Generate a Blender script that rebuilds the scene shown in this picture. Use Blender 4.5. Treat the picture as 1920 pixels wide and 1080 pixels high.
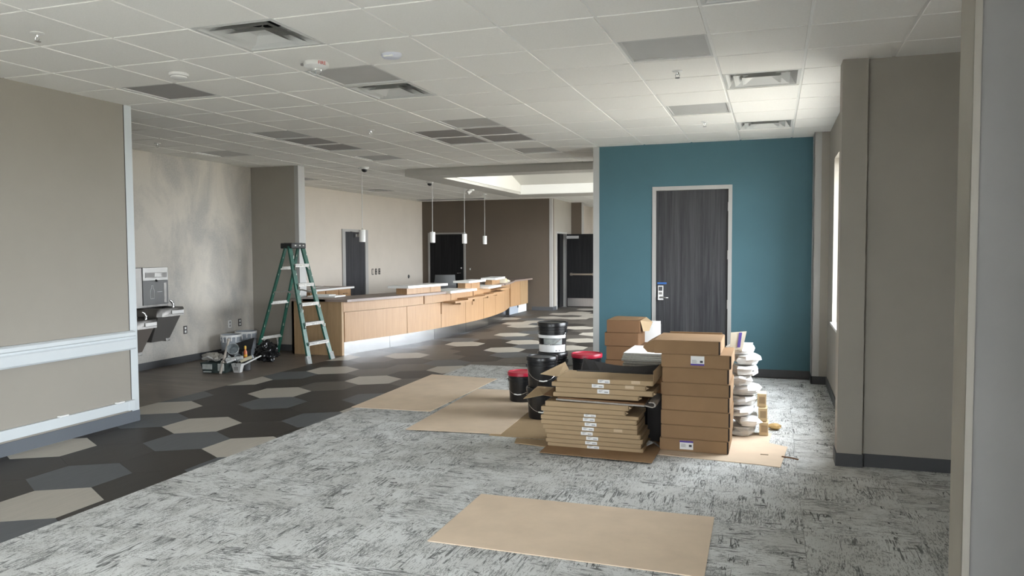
import bpy, bmesh, math, random
from mathutils import Vector, Matrix, noise
random.seed(7)
S = bpy.context.scene
COL = S.collection
for o in list(bpy.data.objects): bpy.data.objects.remove(o)

# ------------------------------------------------------------------ camera
CAM_H = 1.6299
FPX = 1444.7
YAW, PITCH, ROLL = 0.32702, -0.04897, -0.00456
def cam_axes():
    cy, sy, cp, sp = math.cos(YAW), math.sin(YAW), math.cos(PITCH), math.sin(PITCH)
    fw = Vector((-sy*cp, cy*cp, sp)); r = Vector((cy, sy, 0)); u = r.cross(fw)
    cr, sr = math.cos(ROLL), math.sin(ROLL)
    return cr*r+sr*u, -sr*r+cr*u, fw
RX, UX, FX = cam_axes()
cd = bpy.data.cameras.new('camera'); cam = bpy.data.objects.new('camera', cd); COL.objects.link(cam)
M = Matrix.Identity(4)
for k in range(3):
    M[k][0] = RX[k]; M[k][1] = UX[k]; M[k][2] = -FX[k]
M[2][3] = CAM_H
cam.matrix_world = M
cd.sensor_width = 36; cd.lens = FPX*36/1920; cd.clip_start = .05; cd.clip_end = 300
S.camera = cam
def in_view(p, mx=60):          # level of detail only: is this spot inside the photograph's field of view
    d = Vector(p)-Vector((0, 0, CAM_H)); z = d.dot(FX)
    if z < .3: return None
    x = 960+FPX*d.dot(RX)/z; y = 540-FPX*d.dot(UX)/z
    return z if (-mx < x < 1920+mx and -mx < y < 1080+mx) else None

# ------------------------------------------------------------------ world, daylight, exposure
W = bpy.data.worlds.new('overcast_sky'); S.world = W; W.use_nodes = True
bg = W.node_tree.nodes['Background']; bg.inputs[0].default_value = (.955, .955, 1.03, 1); bg.inputs[1].default_value = 11.0
S.view_settings.view_transform = 'Standard'; S.view_settings.look = 'None'
S.view_settings.gamma = 1; S.view_settings.use_curve_mapping = False
S.view_settings.exposure = 1.26
def portal(name, c, sx, sy, direction):      # Cycles light portal set in a modelled window opening
    l = bpy.data.lights.new(name, 'AREA'); l.shape = 'RECTANGLE'; l.size = sx; l.size_y = sy
    l.cycles.is_portal = True
    o = bpy.data.objects.new(name, l); COL.objects.link(o); o.location = c
    o.rotation_euler = Vector(direction).to_track_quat('-Z', 'Y').to_euler()
    return o
H = 3.016           # suspended ceiling
ZT = 3.25           # wall tops, above the ceiling
XR = .62            # outside wall on the right
portal('window_portal', (XR+.16, 7.85, 1.715), 2.55, 1.78, (-1, 0, 0))
portal('window_portal', (XR+.16, -1.7, 1.25), 5.8, 2.1, (-1, 0, 0))
portal('window_portal', (-3.4, -5.16, 1.35), 2.6, 2.1, (0, 1, 0))  # portal of the added window behind the camera
portal('window_portal', (XR+.16, 16.2, 1.34), 8.8, 2.56, (-1, 0, 0))
sd = bpy.data.lights.new('sun', 'SUN'); sd.energy = 10.5; sd.angle = .01; sd.color = (1, .93, .82)
sun = bpy.data.objects.new('sun', sd); COL.objects.link(sun); sun.rotation_euler = Vector((.62, -.30, -.85)).to_track_quat('-Z', 'Y').to_euler()
portal('window_portal', (-3.5, 12.30, 3.80), 3.6, .8, (0, 1, 0))

# ------------------------------------------------------------------ materials
MATS = {}
def nd(nt, t, **kw):
    n = nt.nodes.new(t)
    for k, v in kw.items():
        if k in n.inputs: n.inputs[k].default_value = v
        else: setattr(n, k, v)
    return n
def mat(name, col, rough=.6, metal=0, spec=.5, var=0, vscale=8, bump=0, bscale=60, stretch=(1, 1, 1), coat=0, coords='Object', rand=0):
    if name in MATS: return MATS[name]
    m = bpy.data.materials.new(name); m.use_nodes = True; MATS[name] = m
    nt = m.node_tree; b = nt.nodes['Principled BSDF']
    b.inputs['Roughness'].default_value = rough; b.inputs['Metallic'].default_value = metal
    b.inputs['Specular IOR Level'].default_value = spec; b.inputs['Coat Weight'].default_value = coat
    b.inputs['Base Color'].default_value = (*col, 1)
    if var or bump or rand:
        tc = nd(nt, 'ShaderNodeTexCoord'); mp = nd(nt, 'ShaderNodeMapping'); mp.inputs['Scale'].default_value = stretch
        nt.links.new(tc.outputs[coords], mp.inputs[0]); src = mp.outputs[0]
        if rand:
            oi = nd(nt, 'ShaderNodeObjectInfo'); mu = nd(nt, 'ShaderNodeMath', operation='MULTIPLY'); mu.inputs[1].default_value = 37
            nt.links.new(oi.outputs['Random'], mu.inputs[0])
            ad = nd(nt, 'ShaderNodeVectorMath', operation='ADD'); nt.links.new(src, ad.inputs[0]); nt.links.new(mu.outputs[0], ad.inputs[1]); src = ad.outputs[0]
        if var or rand:
            n = nd(nt, 'ShaderNodeTexNoise', Scale=vscale, Detail=5, Roughness=.6); nt.links.new(src, n.inputs['Vector'])
            r = nd(nt, 'ShaderNodeMapRange'); r.inputs['From Min'].default_value = .3; r.inputs['From Max'].default_value = .7
            r.inputs['To Min'].default_value = 1-var; r.inputs['To Max'].default_value = 1+var
            nt.links.new(n.outputs[0], r.inputs[0]); fac = r.outputs[0]
            if rand:
                rr = nd(nt, 'ShaderNodeMapRange'); rr.inputs['To Min'].default_value = 1-rand; rr.inputs['To Max'].default_value = 1+rand
                nt.links.new(oi.outputs['Random'], rr.inputs[0])
                m2 = nd(nt, 'ShaderNodeMath', operation='MULTIPLY'); nt.links.new(fac, m2.inputs[0]); nt.links.new(rr.outputs[0], m2.inputs[1]); fac = m2.outputs[0]
            mx = nd(nt, 'ShaderNodeVectorMath', operation='SCALE'); mx.inputs[0].default_value = col
            nt.links.new(fac, mx.inputs['Scale']); nt.links.new(mx.outputs[0], b.inputs['Base Color'])
        if bump:
            n2 = nd(nt, 'ShaderNodeTexNoise', Scale=bscale, Detail=3); nt.links.new(src, n2.inputs['Vector'])
            bp = nd(nt, 'ShaderNodeBump', Strength=bump, Distance=.01); nt.links.new(n2.outputs[0], bp.inputs['Height']); nt.links.new(bp.outputs[0], b.inputs['Normal'])
    return m
def ramp(nt, src, p0, p1, a=0., b=1.):
    r = nd(nt, 'ShaderNodeMapRange'); r.inputs['From Min'].default_value = p0; r.inputs['From Max'].default_value = p1
    r.inputs['To Min'].default_value = a; r.inputs['To Max'].default_value = b; nt.links.new(src, r.inputs[0]); return r.outputs[0]
def math2(nt, op, a, b):
    n = nd(nt, 'ShaderNodeMath', operation=op)
    for k, s in enumerate((a, b)):
        if isinstance(s, (int, float)): n.inputs[k].default_value = s
        else: nt.links.new(s, n.inputs[k])
    return n.outputs[0]
def mixc(nt, fac, a, b):
    n = nd(nt, 'ShaderNodeMix', data_type='RGBA')
    if isinstance(fac, (int, float)): n.inputs[0].default_value = fac
    else: nt.links.new(fac, n.inputs[0])
    for k, s in ((6, a), (7, b)):
        if isinstance(s, tuple): n.inputs[k].default_value = (*s, 1)
        else: nt.links.new(s, n.inputs[k])
    return n.outputs[2]
def carpet_mat():
    m = bpy.data.materials.new('carpet'); m.use_nodes = True; nt = m.node_tree; b = nt.nodes['Principled BSDF']
    b.inputs['Roughness'].default_value = .95; b.inputs['Specular IOR Level'].default_value = .15
    tc = nd(nt, 'ShaderNodeTexCoord'); oi = nd(nt, 'ShaderNodeObjectInfo')
    off = math2(nt, 'MULTIPLY', oi.outputs['Random'], 61.)
    ad = nd(nt, 'ShaderNodeVectorMath', operation='ADD'); nt.links.new(tc.outputs['Object'], ad.inputs[0]); nt.links.new(off, ad.inputs[1])
    def ns(sc, scale, det=3, ro=.6, dist=0.):
        mp = nd(nt, 'ShaderNodeMapping'); mp.inputs['Scale'].default_value = sc; nt.links.new(ad.outputs[0], mp.inputs[0])
        n = nd(nt, 'ShaderNodeTexNoise', Scale=scale, Detail=det, Roughness=ro, Distortion=dist); nt.links.new(mp.outputs[0], n.inputs['Vector']); return n.outputs[0]
    dens = ns((1, .7, 1), 6.0, 4, .65)                                  # where the scribble is dense
    fleck = ns((1, .16, 1), 120, 3, .75, .25)                     # fine streaks along the pile
    grain = ns((1, .5, 1), 210, 2, .7)
    th = ramp(nt, dens, .34, .66, .60, .475)
    fl = ramp(nt, math2(nt, 'SUBTRACT', math2(nt, 'ADD', math2(nt, 'MULTIPLY', fleck, .6), math2(nt, 'MULTIPLY', grain, .4)), th), -.03, .03)
    long_ = ns((1, .07, 1), 30, 3, .55, .5)
    ridge = math2(nt, 'ABSOLUTE', math2(nt, 'SUBTRACT', long_, .5), 0)
    gate = ramp(nt, ns((1, .4, 1), 10, 2), .53, .57)
    ln = math2(nt, 'MULTIPLY', ramp(nt, ridge, .034, .014), gate)
    long2 = ns((.13, 1, 1), 17, 3, .55, .9)
    ridge2 = math2(nt, 'ABSOLUTE', math2(nt, 'SUBTRACT', long2, .47), 0)
    gate2 = ramp(nt, ns((1, 1, 1), 7, 2), .57, .61)
    ln2 = math2(nt, 'MULTIPLY', ramp(nt, ridge2, .024, .010), gate2)
    dark = math2(nt, 'MAXIMUM', math2(nt, 'MULTIPLY', fl, .66), math2(nt, 'MAXIMUM', math2(nt, 'MULTIPLY', ln, .88), math2(nt, 'MULTIPLY', ln2, .95)))
    light = mixc(nt, ramp(nt, ns((1, 1, 1), 3, 2), .4, .6), (.57, .575, .56), (.66, .67, .66))
    c = mixc(nt, dark, light, (.10, .10, .098))
    nt.links.new(c, b.inputs['Base Color'])
    bp = nd(nt, 'ShaderNodeBump', Strength=.25, Distance=.004); nt.links.new(ns((1, 1, 1), 260, 1), bp.inputs['Height']); nt.links.new(bp.outputs[0], b.inputs['Normal'])
    return m
def wood_mat(name, c0, c1, scale=(30, 30, 2.2), rough=.45, contrast=(.35, .65), coords='Object', rand=True, spec=.5):
    m = bpy.data.materials.new(name); m.use_nodes = True; nt = m.node_tree; b = nt.nodes['Principled BSDF']
    b.inputs['Roughness'].default_value = rough; b.inputs['Specular IOR Level'].default_value = spec
    tc = nd(nt, 'ShaderNodeTexCoord'); mp = nd(nt, 'ShaderNodeMapping'); mp.inputs['Scale'].default_value = scale
    nt.links.new(tc.outputs[coords], mp.inputs[0]); src = mp.outputs[0]
    if rand:
        oi = nd(nt, 'ShaderNodeObjectInfo'); off = math2(nt, 'MULTIPLY', oi.outputs['Random'], 50.)
        ad = nd(nt, 'ShaderNodeVectorMath', operation='ADD'); nt.links.new(src, ad.inputs[0]); nt.links.new(off, ad.inputs[1]); src = ad.outputs[0]
    n = nd(nt, 'ShaderNodeTexNoise', Scale=1, Detail=6, Roughness=.65, Distortion=.3); nt.links.new(src, n.inputs['Vector'])
    nt.links.new(mixc(nt, ramp(nt, n.outputs[0], *contrast), c0, c1), b.inputs['Base Color'])
    return m
def plank_mat():
    m = bpy.data.materials.new('wood_vinyl'); m.use_nodes = True; nt = m.node_tree; b = nt.nodes['Principled BSDF']
    b.inputs['Roughness'].default_value = .42
    tc = nd(nt, 'ShaderNodeTexCoord')
    br = nd(nt, 'ShaderNodeTexBrick', Scale=1); br.inputs['Brick Width'].default_value = 1.22; br.inputs['Row Height'].default_value = .152
    br.inputs['Mortar Size'].default_value = .0015; br.inputs['Color1'].default_value = (.105, .086, .070, 1); br.inputs['Color2'].default_value = (.15, .12, .096, 1); br.inputs['Mortar'].default_value = (.03, .025, .02, 1)
    nt.links.new(tc.outputs['Object'], br.inputs['Vector'])
    mp = nd(nt, 'ShaderNodeMapping'); mp.inputs['Scale'].default_value = (2, 28, 1); nt.links.new(tc.outputs['Object'], mp.inputs[0])
    n = nd(nt, 'ShaderNodeTexNoise', Scale=1, Detail=5, Roughness=.6); nt.links.new(mp.outputs[0], n.inputs['Vector'])
    sc = nd(nt, 'ShaderNodeVectorMath', operation='SCALE'); nt.links.new(br.outputs[0], sc.inputs[0]); nt.links.new(ramp(nt, n.outputs[0], .3, .7, .7, 1.35), sc.inputs['Scale'])
    nt.links.new(sc.outputs[0], b.inputs['Base Color']); return m
def primer_mat():
    m = bpy.data.materials.new('patched_primer'); m.use_nodes = True; nt = m.node_tree; b = nt.nodes['Principled BSDF']
    b.inputs['Roughness'].default_value = .8
    tc = nd(nt, 'ShaderNodeTexCoord'); mp = nd(nt, 'ShaderNodeMapping'); mp.inputs['Scale'].default_value = (1, 1, .6); nt.links.new(tc.outputs['Object'], mp.inputs[0])
    n = nd(nt, 'ShaderNodeTexNoise', Scale=1.6, Detail=5, Roughness=.62, Distortion=.5); nt.links.new(mp.outputs[0], n.inputs['Vector'])
    n2 = nd(nt, 'ShaderNodeTexNoise', Scale=45, Detail=3); nt.links.new(tc.outputs['Object'], n2.inputs['Vector'])
    c = mixc(nt, ramp(nt, n.outputs[0], .42, .62), (.57, .53, .47), (.40, .385, .36))
    c = mixc(nt, ramp(nt, n2.outputs[0], .35, .75, 0, .35), c, (.64, .60, .54))
    nt.links.new(c, b.inputs['Base Color']); return m
def glass_mat():
    m = bpy.data.materials.new('window_glass'); m.use_nodes = True; nt = m.node_tree
    out = nt.nodes['Material Output']; nt.nodes.remove(nt.nodes['Principled BSDF'])
    t = nd(nt, 'ShaderNodeBsdfTransparent'); t.inputs[0].default_value = (.92, .95, .94, 1); g = nd(nt, 'ShaderNodeBsdfGlossy'); g.inputs['Roughness'].default_value = .02
    mx = nd(nt, 'ShaderNodeMixShader'); mx.inputs[0].default_value = .06
    nt.links.new(t.outputs[0], mx.inputs[1]); nt.links.new(g.outputs[0], mx.inputs[2]); nt.links.new(mx.outputs[0], out.inputs[0]); return m
def brushed_mat(name='brushed_steel', col=(.46, .45, .44), rough=.33):
    return mat(name, col, rough, 1, .5, var=.12, vscale=1, stretch=(120, 120, 2))

m_taupe = mat('taupe_paint', (.325, .30, .26), .75, var=.025, vscale=2.5)
m_column = mat('column_taupe_paint', (.34, .315, .275), .75, var=.03, vscale=3)
m_brown = mat('brown_accent_paint', (.105, .081, .060), .75, var=.03, vscale=2)
m_beige = mat('reception_beige_paint', (.56, .505, .44), .75, var=.03, vscale=2)
m_teal = mat('teal_paint', (.060, .145, .178), .7, var=.03, vscale=2)
m_primer = primer_mat()
m_grey_guard = mat('grey_vinyl_guard', (.42, .42, .41), .5)
m_guard_l = mat('white_vinyl_guard', (.60, .64, .66), .45)
m_base = mat('charcoal_rubber_base', (.06, .062, .066), .55)
m_base_l = mat('slate_rubber_base', (.12, .135, .155), .5)
m_ceil = mat('mineral_fibre_tile', (.85, .835, .795), .9, spec=.2, var=.03, vscale=90, bump=.12, bscale=140, coords='Object', rand=.02)
m_tee = mat('white_enamel_tee', (.83, .82, .79), .45)
m_white = mat('white_plastic', (.78, .78, .76), .4)
m_whitem = mat('white_enamel', (.62, .62, .60), .45)
m_dark = mat('black_duct', (.012, .012, .012), .8)
m_lens = mat('unlit_lens', (.50, .495, .48), .5, var=.02)
m_lens_d = mat('unlit_grey_lens', (.29, .28, .27), .5, var=.02)
m_steel = brushed_mat()
m_steel_d = brushed_mat('dark_stainless', (.19, .183, .175), .42)
m_chrome = mat('chrome', (.75, .75, .76), .12, 1)
m_black = mat('black_plastic', (.012, .012, .013), .28)
m_blackm = mat('black_matt_plastic', (.015, .015, .016), .6)
m_card = mat('kraft_cardboard', (.28, .175, .095), .85, spec=.2, var=.06, vscale=5, rand=.07)
m_card_l = mat('pale_kraft_cardboard', (.38, .275, .165), .85, spec=.2, var=.05, vscale=6, rand=.05)
m_sheet = mat('kraft_paper_board', (.66, .53, .40), .85, spec=.2, var=.06, vscale=4, rand=.05)
m_card_d = mat('shaded_brown_cardboard', (.19, .105, .055), .85, spec=.2, var=.06, vscale=5)  # darkened kraft: shade on the teal wall cartons is put into the colour
m_inside = mat('shade_black_board', (.018, .016, .015), .9)  # near black: shade in the open carton and stack gap put in as colour
m_label = mat('white_paper', (.78, .78, .78), .7)
m_ink = mat('dark_ink', (.05, .05, .06), .7)
m_purple = mat('purple_ink', (.10, .06, .32), .7)
m_red = mat('red_plastic', (.40, .010, .035), .35)
m_maple = wood_mat('maple_laminate', (.33, .185, .088), (.41, .25, .128), contrast=(.3, .7))
m_oak_s = wood_mat('maple_end_laminate', (.30, .195, .10), (.38, .25, .135))
m_counter = mat('taupe_laminate_top', (.24, .185, .16), .4, var=.05, vscale=30)
m_quartz = mat('white_quartz', (.82, .81, .79), .3)
m_doorw = wood_mat('charcoal_wood_laminate', (.022, .023, .027), (.075, .074, .078), scale=(26, 26, .9), rough=.6, contrast=(.3, .72), spec=.25)
m_doord = wood_mat('black_wood_laminate', (.005, .005, .0055), (.014, .0135, .014), scale=(26, 26, .9), rough=.6, spec=.15)
m_frame = mat('grey_enamel_frame', (.40, .39, .375), .45)
m_green = mat('green_fibreglass', (.012, .09, .062), .4, var=.25, vscale=30)
m_paint_s = mat('paint_splashes', (.55, .55, .50), .8, var=.2, vscale=30)
m_alu = mat('dull_aluminium', (.40, .39, .365), .5, .3, var=.25, vscale=40)
m_galv = mat('pale_grey_plastic', (.34, .37, .41), .5, var=.12, vscale=9)
m_carpet = carpet_mat()
m_wood = plank_mat()
m_glass = glass_mat()
HEXM = {'L': mat('hex_light_beige', (.42, .39, .34), .5, spec=.3, var=.06, vscale=1, stretch=(60, 4, 1), rand=.05),
        'G': mat('hex_slate_grey', (.095, .102, .11), .5, spec=.3, var=.10, vscale=1, stretch=(60, 4, 1), rand=.06),
        'M': mat('hex_mid_taupe', (.095, .085, .074), .5, spec=.3, var=.12, vscale=1, stretch=(60, 4, 1), rand=.08),
        'D': mat('hex_dark_umber', (.034, .029, .025), .5, spec=.3, var=.15, vscale=1, stretch=(60, 4, 1), rand=.10)}

# ------------------------------------------------------------------ mesh helpers
class MB:
    def __init__(s): s.v = []; s.f = []
    def add(s, vs, fs):
        n = len(s.v); s.v += [tuple(v) for v in vs]; s.f += [tuple(i+n for i in f) for f in fs]; return s
    def box(s, x0, x1, y0, y1, z0, z1):
        return s.add([(x0, y0, z0), (x1, y0, z0), (x1, y1, z0), (x0, y1, z0), (x0, y0, z1), (x1, y0, z1), (x1, y1, z1), (x0, y1, z1)],
                     [(0, 3, 2, 1), (4, 5, 6, 7), (0, 1, 5, 4), (1, 2, 6, 5), (2, 3, 7, 6), (3, 0, 4, 7)])
    def cbox(s, c, d): return s.box(c[0]-d[0]/2, c[0]+d[0]/2, c[1]-d[1]/2, c[1]+d[1]/2, c[2]-d[2]/2, c[2]+d[2]/2)
    def prism(s, poly, axis, a, b):          # polygon in the two other axes, extruded along one
        def P(p, t): return {'x': (t, p[0], p[1]), 'y': (p[0], t, p[1]), 'z': (p[0], p[1], t)}[axis]
        n = len(poly)
        return s.add([P(p, a) for p in poly]+[P(p, b) for p in poly], [tuple(range(n))[::-1], tuple(range(n, 2*n))]+[(k, (k+1) % n, n+(k+1) % n, n+k) for k in range(n)])
    def loft(s, rings, closed=True, caps=True):
        n = len(rings[0]); base = len(s.v)
        for r in rings: s.v += [tuple(p) for p in r]
        for k in range(len(rings)-1):
            for i in range(n if closed else n-1):
                j = (i+1) % n; s.f.append((base+k*n+i, base+k*n+j, base+(k+1)*n+j, base+(k+1)*n+i))
        if caps and closed:
            s.f.append(tuple(base+i for i in range(n))[::-1]); s.f.append(tuple(base+(len(rings)-1)*n+i for i in range(n)))
        return s
    def lathe(s, prof, n=24, c=(0, 0, 0), caps=True):
        return s.loft([[(c[0]+r*math.cos(2*math.pi*i/n), c[1]+r*math.sin(2*math.pi*i/n), c[2]+z) for i in range(n)] for r, z in prof], caps=caps)
    def tube(s, pts, r, n=8, caps=True):
        pts = [Vector(p) for p in pts]; rings = []
        for k, p in enumerate(pts):
            t = (pts[min(k+1, len(pts)-1)]-pts[max(k-1, 0)]).normalized()
            a = t.cross(Vector((0, 0, 1)))
            if a.length < .05: a = t.cross(Vector((1, 0, 0)))
            a.normalize(); b = t.cross(a); rr = r[k] if isinstance(r, (list, tuple)) else r
            rings.append([p+a*rr*math.cos(2*math.pi*i/n)+b*rr*math.sin(2*math.pi*i/n) for i in range(n)])
        return s.loft(rings, caps=caps)
    def bar(s, p, q, w, h, up=(0, 0, 1)):     # rectangular bar from p to q
        p, q = Vector(p), Vector(q); t = (q-p).normalized(); a = t.cross(Vector(up))
        if a.length < .01: a = t.cross(Vector((0, 1, 0)))
        a.normalize(); b = a.cross(t)
        R = lambda o: [o+a*w/2+b*h/2, o-a*w/2+b*h/2, o-a*w/2-b*h/2, o+a*w/2-b*h/2]
        return s.loft([R(p), R(q)])
    def xf(s, m): s.v = [tuple(m @ Vector(v)) for v in s.v]; return s
    def build(s, name, m, parent=None, smooth=False, bevel=0, seg=2, loc=None, rz=0):
        me = bpy.data.meshes.new(name); me.from_pydata(s.v, [], s.f)
        bm = bmesh.new(); bm.from_mesh(me); bmesh.ops.recalc_face_normals(bm, faces=bm.faces)
        if bevel: bmesh.ops.bevel(bm, geom=list(bm.edges), offset=bevel, segments=seg, affect='EDGES', profile=.5)
        bm.to_mesh(me); bm.free()
        if smooth:
            for f in me.polygons: f.use_smooth = True
            if hasattr(me, 'set_sharp_from_angle'): me.set_sharp_from_angle(angle=math.radians(40))
        me.materials.append(m)
        o = bpy.data.objects.new(name, me); COL.objects.link(o)
        if parent: o.parent = parent
        if loc: o.location = loc
        if rz: o.rotation_euler = (0, 0, rz)
        return o
def tag(o, label, cat, group=None):
    o['label'] = label; o['category'] = cat
    if group: o['group'] = group
    return o
def thing(name, label, cat, loc=(0, 0, 0), rz=0, group=None):
    o = bpy.data.objects.new(name, None); COL.objects.link(o); o.location = loc; o.rotation_euler = (0, 0, rz); o.empty_display_size = .1
    return tag(o, label, cat, group)
def struct(o): o['kind'] = 'structure'; return o
def SB(name, m, *boxes, parent=None, bevel=0):
    b = MB()
    for q in boxes: b.box(*q)
    o = b.build(name, m, parent, bevel=bevel)
    if not parent: struct(o)
    return o
def dup(root, loc, rz=None, label=None, group=None):
    r = root.copy(); COL.objects.link(r); r.location = loc
    if rz is not None: r.rotation_euler = (0, 0, rz)
    if label: r['label'] = label
    if group: r['group'] = group
    for ch in root.children:
        c = ch.copy(); COL.objects.link(c); c.parent = r
        for g in ch.children:
            d = g.copy(); COL.objects.link(d); d.parent = c
    return r
def part(mesh_obj_data, name, parent, loc, rz=0):
    o = bpy.data.objects.new(name, mesh_obj_data); COL.objects.link(o); o.parent = parent; o.location = loc; o.rotation_euler = (0, 0, rz); return o
def text_mesh(name, txt, size, m, parent, matrix):
    cu = bpy.data.curves.new(name, 'FONT'); cu.body = txt; cu.size = size; cu.align_x = 'CENTER'; cu.align_y = 'CENTER'; cu.extrude = .0006
    t = bpy.data.objects.new(name, cu); COL.objects.link(t)
    dg = bpy.context.evaluated_depsgraph_get(); me = bpy.data.meshes.new_from_object(t.evaluated_get(dg))
    bpy.data.objects.remove(t); me.materials.clear(); me.materials.append(m)
    o = bpy.data.objects.new(name, me); COL.objects.link(o); o.parent = parent; o.matrix_local = matrix; return o

# ------------------------------------------------------------------ floor
floor = SB('floor', mat('floor_base', (.11, .10, .09), .5), (-9.7, .9, -5.2, 26, -.12, -.006), (.9, 1.8, 2.1, 6.4, -.12, -.006))
HW, HDY = .615, .545; HR = HDY/1.5; HX0, HY0 = -5.08, 5.871
HEXC = {}
def row(j, s, i0=-2):
    for k, c in enumerate(s.split()): HEXC[(j, i0+k)] = c
row(-5, 'D D D G D'); row(-4, 'D D D L D'); row(-3, 'D D G D D'); row(-2, 'D L D D G'); row(-1, 'D D G L D')
row(0, 'D G D D D'); HEXC[(0, 0)] = 'L'; row(1, 'L D D G D'); row(2, 'G D G D L'); row(3, 'D L D G D'); row(4, 'L D M D D')
row(5, 'G D L M D'); row(6, 'D L M D M'); row(7, 'D D M L D'); row(8, 'L M D G M'); row(9, 'M D M D M G')
row(10, 'M D M D G M'); row(11, 'G M D M D M'); row(12, 'M D M D G M'); row(13, 'M G D M M D'); row(14, 'M D M G M D'); row(15, 'G M D M M M'); row(16, 'M D M G D M'); row(17, 'D M M D M M')
for q in ((961, 629), (977, 613), (1002, 605), (1088, 639), (1105, 626.6), (1088, 616), (1068, 595), (1090, 587.5), (950, 656), (982, 642), (1078, 653), (768, 667), (873, 645)):
    d = FX*FPX+RX*(q[0]-960)-UX*(q[1]-540); t = -CAM_H/d.z; X, Y = d.x*t, d.y*t
    j = round((Y-HY0)/HDY); i = round((X-HX0)/HW-(.5 if j % 2 else 0)); HEXC[(j, i)] = 'L'
def clip(poly, x):
    out = []
    for k in range(len(poly)):
        a, b = poly[k-1], poly[k]
        if (a[0] >= x) != (b[0] >= x):
            t = (x-a[0])/(b[0]-a[0]); out.append((x, a[1]+t*(b[1]-a[1])))
        if b[0] >= x: out.append(b)
    return out
XH = -6.29
hexpoly = [(0, HR), (-HW/2, HR/2), (-HW/2, -HR/2), (0, -HR), (HW/2, -HR/2), (HW/2, HR/2)]
hexmesh = {}
rest = MB(); cells = []
rr = random.Random(3)
for j in range(-16, 36):
    for i in range(-3, 13):
        cx = HX0+(i+(.5 if j % 2 else 0))*HW; cy = HY0+j*HDY
        if cx+HW/2 < XH+.02 or cy > 24: continue
        if cy < 10.4 and cx > -3.85: continue
        if cx > 1: continue
        if cy < 5.6 and cx < -6.1: continue
        c = HEXC.get((j, i)) or rr.choice('DDDDMMMMGGL' if j < 10 else 'DDMMMMMGGL')
        v = in_view((cx, cy, 0), 30)
        cells.append((v if v and not (cx > -2.1 and cy > 10) else 99+cy, cx, cy, c))
cells.sort()
for k, (d, cx, cy, c) in enumerate(cells):
    pl = clip([(cx+a*.997, cy+b*.997) for a, b in hexpoly], XH)
    if len(pl) < 3: continue
    if k < 280:
        key = c if cx-HW/2 > XH else None
        if key and key in hexmesh:
            o = part(hexmesh[key], 'hex_tile', floor, (cx, cy, 0))
        else:
            b = MB().prism([(a-cx, q-cy) for a, q in pl], 'z', -.006, 0)
            o = b.build('hex_tile', HEXM[c], floor, loc=(cx, cy, 0))
            if key: hexmesh[key] = o.data
    else: rest.prism(pl, 'z', -.006, 0)
o = rest.build('far_hex_tiles', HEXM['M'], floor); o['kind'] = 'stuff'
SB('vinyl_planks', m_wood, (-9.45, XH, 3.0, 12.0, -.006, -.001), parent=floor)
# carpet tiles, quarter turned
CT = .6096; XC = -4.085; YC = 10.17
cm = None
SB('carpet_rest', m_carpet, (XC, .7, -5.2, YC-13*CT, -.006, .003), parent=floor)
for a in range(10):
    for b in range(13):
        x = XC+(a+.5)*CT; y = YC-(b+.5)*CT
        if x-CT/2 > .7 and y > 6.3: continue
        if cm is None:
            cb = MB().box(-CT/2+.0008, CT/2-.0008, -CT/2+.0008, CT/2-.0008, -.006, .003).build('carpet_tile', m_carpet, floor, loc=(x, y, 0)); cm = cb.data
        else: cb = part(cm, 'carpet_tile', floor, (x, y, 0))
        cb.rotation_euler = (0, 0, math.pi/2*rr.choice((0, 0, 1, 2, 2, 3)))

# ------------------------------------------------------------------ walls
# near left wall with corner guard, handrail and bumper rail
SB('wall_left', m_taupe, (-6.0, -5.809, -5, 5.846, 0, ZT))
SB('baseboard_left', m_base_l, (-6.006, -5.799, -5, 5.853, 0, .105))
SB('trim_1', m_guard_l, (-5.809, -5.803, 5.762, 5.850, .105, H), (-6.0, -5.809, 5.846, 5.851, .105, H), bevel=.002)
SB('trim_1_seam', mat('dark_caulk', (.06, .055, .05), .8), (-5.809, -5.805, 5.757, 5.762, .105, H)).name = 'trim_2'
b = MB().prism([(-5.809, .705), (-5.755, .705), (-5.745, .72), (-5.745, .80), (-5.760, .812), (-5.760, .828), (-5.745, .838), (-5.748, .868), (-5.770, .882), (-5.809, .882)], 'y', -5, 5.775)
struct(b.build('trim_3', m_guard_l))
SB('trim_4', m_guard_l, (-5.809, -5.770, -5, 5.745, .128, .215), bevel=.004)
SB('bumper_end_cap', m_guard_l, (-5.809, -5.766, 5.69, 5.768, .124, .219), bevel=.004, parent=bpy.data.objects['trim_4'])
for y in (4.95, 5.56): SB('rail_clip', m_white, (-5.806, -5.775, y, y+.09, .215, .226), parent=bpy.data.objects['trim_4'])
# wall with the drinking fountain
SB('wall_fountain', m_primer, (-8.4, -8.2, 2.6, 10.75, 0, ZT))
SB('baseboard_fountain', m_base, (-8.2, -8.19, 2.6, 10.74, 0, .10))
SB('wall_niche_end', m_taupe, (-8.4, -5.9, 2.45, 2.6, 0, ZT))
# pier between fountain niche and reception
SB('wall_pier', m_column, (-9.6, -7.29, 10.75, 10.93, 0, ZT))
SB('baseboard_pier', m_base, (-8.19, -7.28, 10.735, 10.75, 0, .10))
SB('trim_5', m_grey_guard, (-7.36, -7.286, 10.745, 10.75, .1, H), (-7.29, -7.285, 10.75, 10.93, .1, H))
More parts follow.
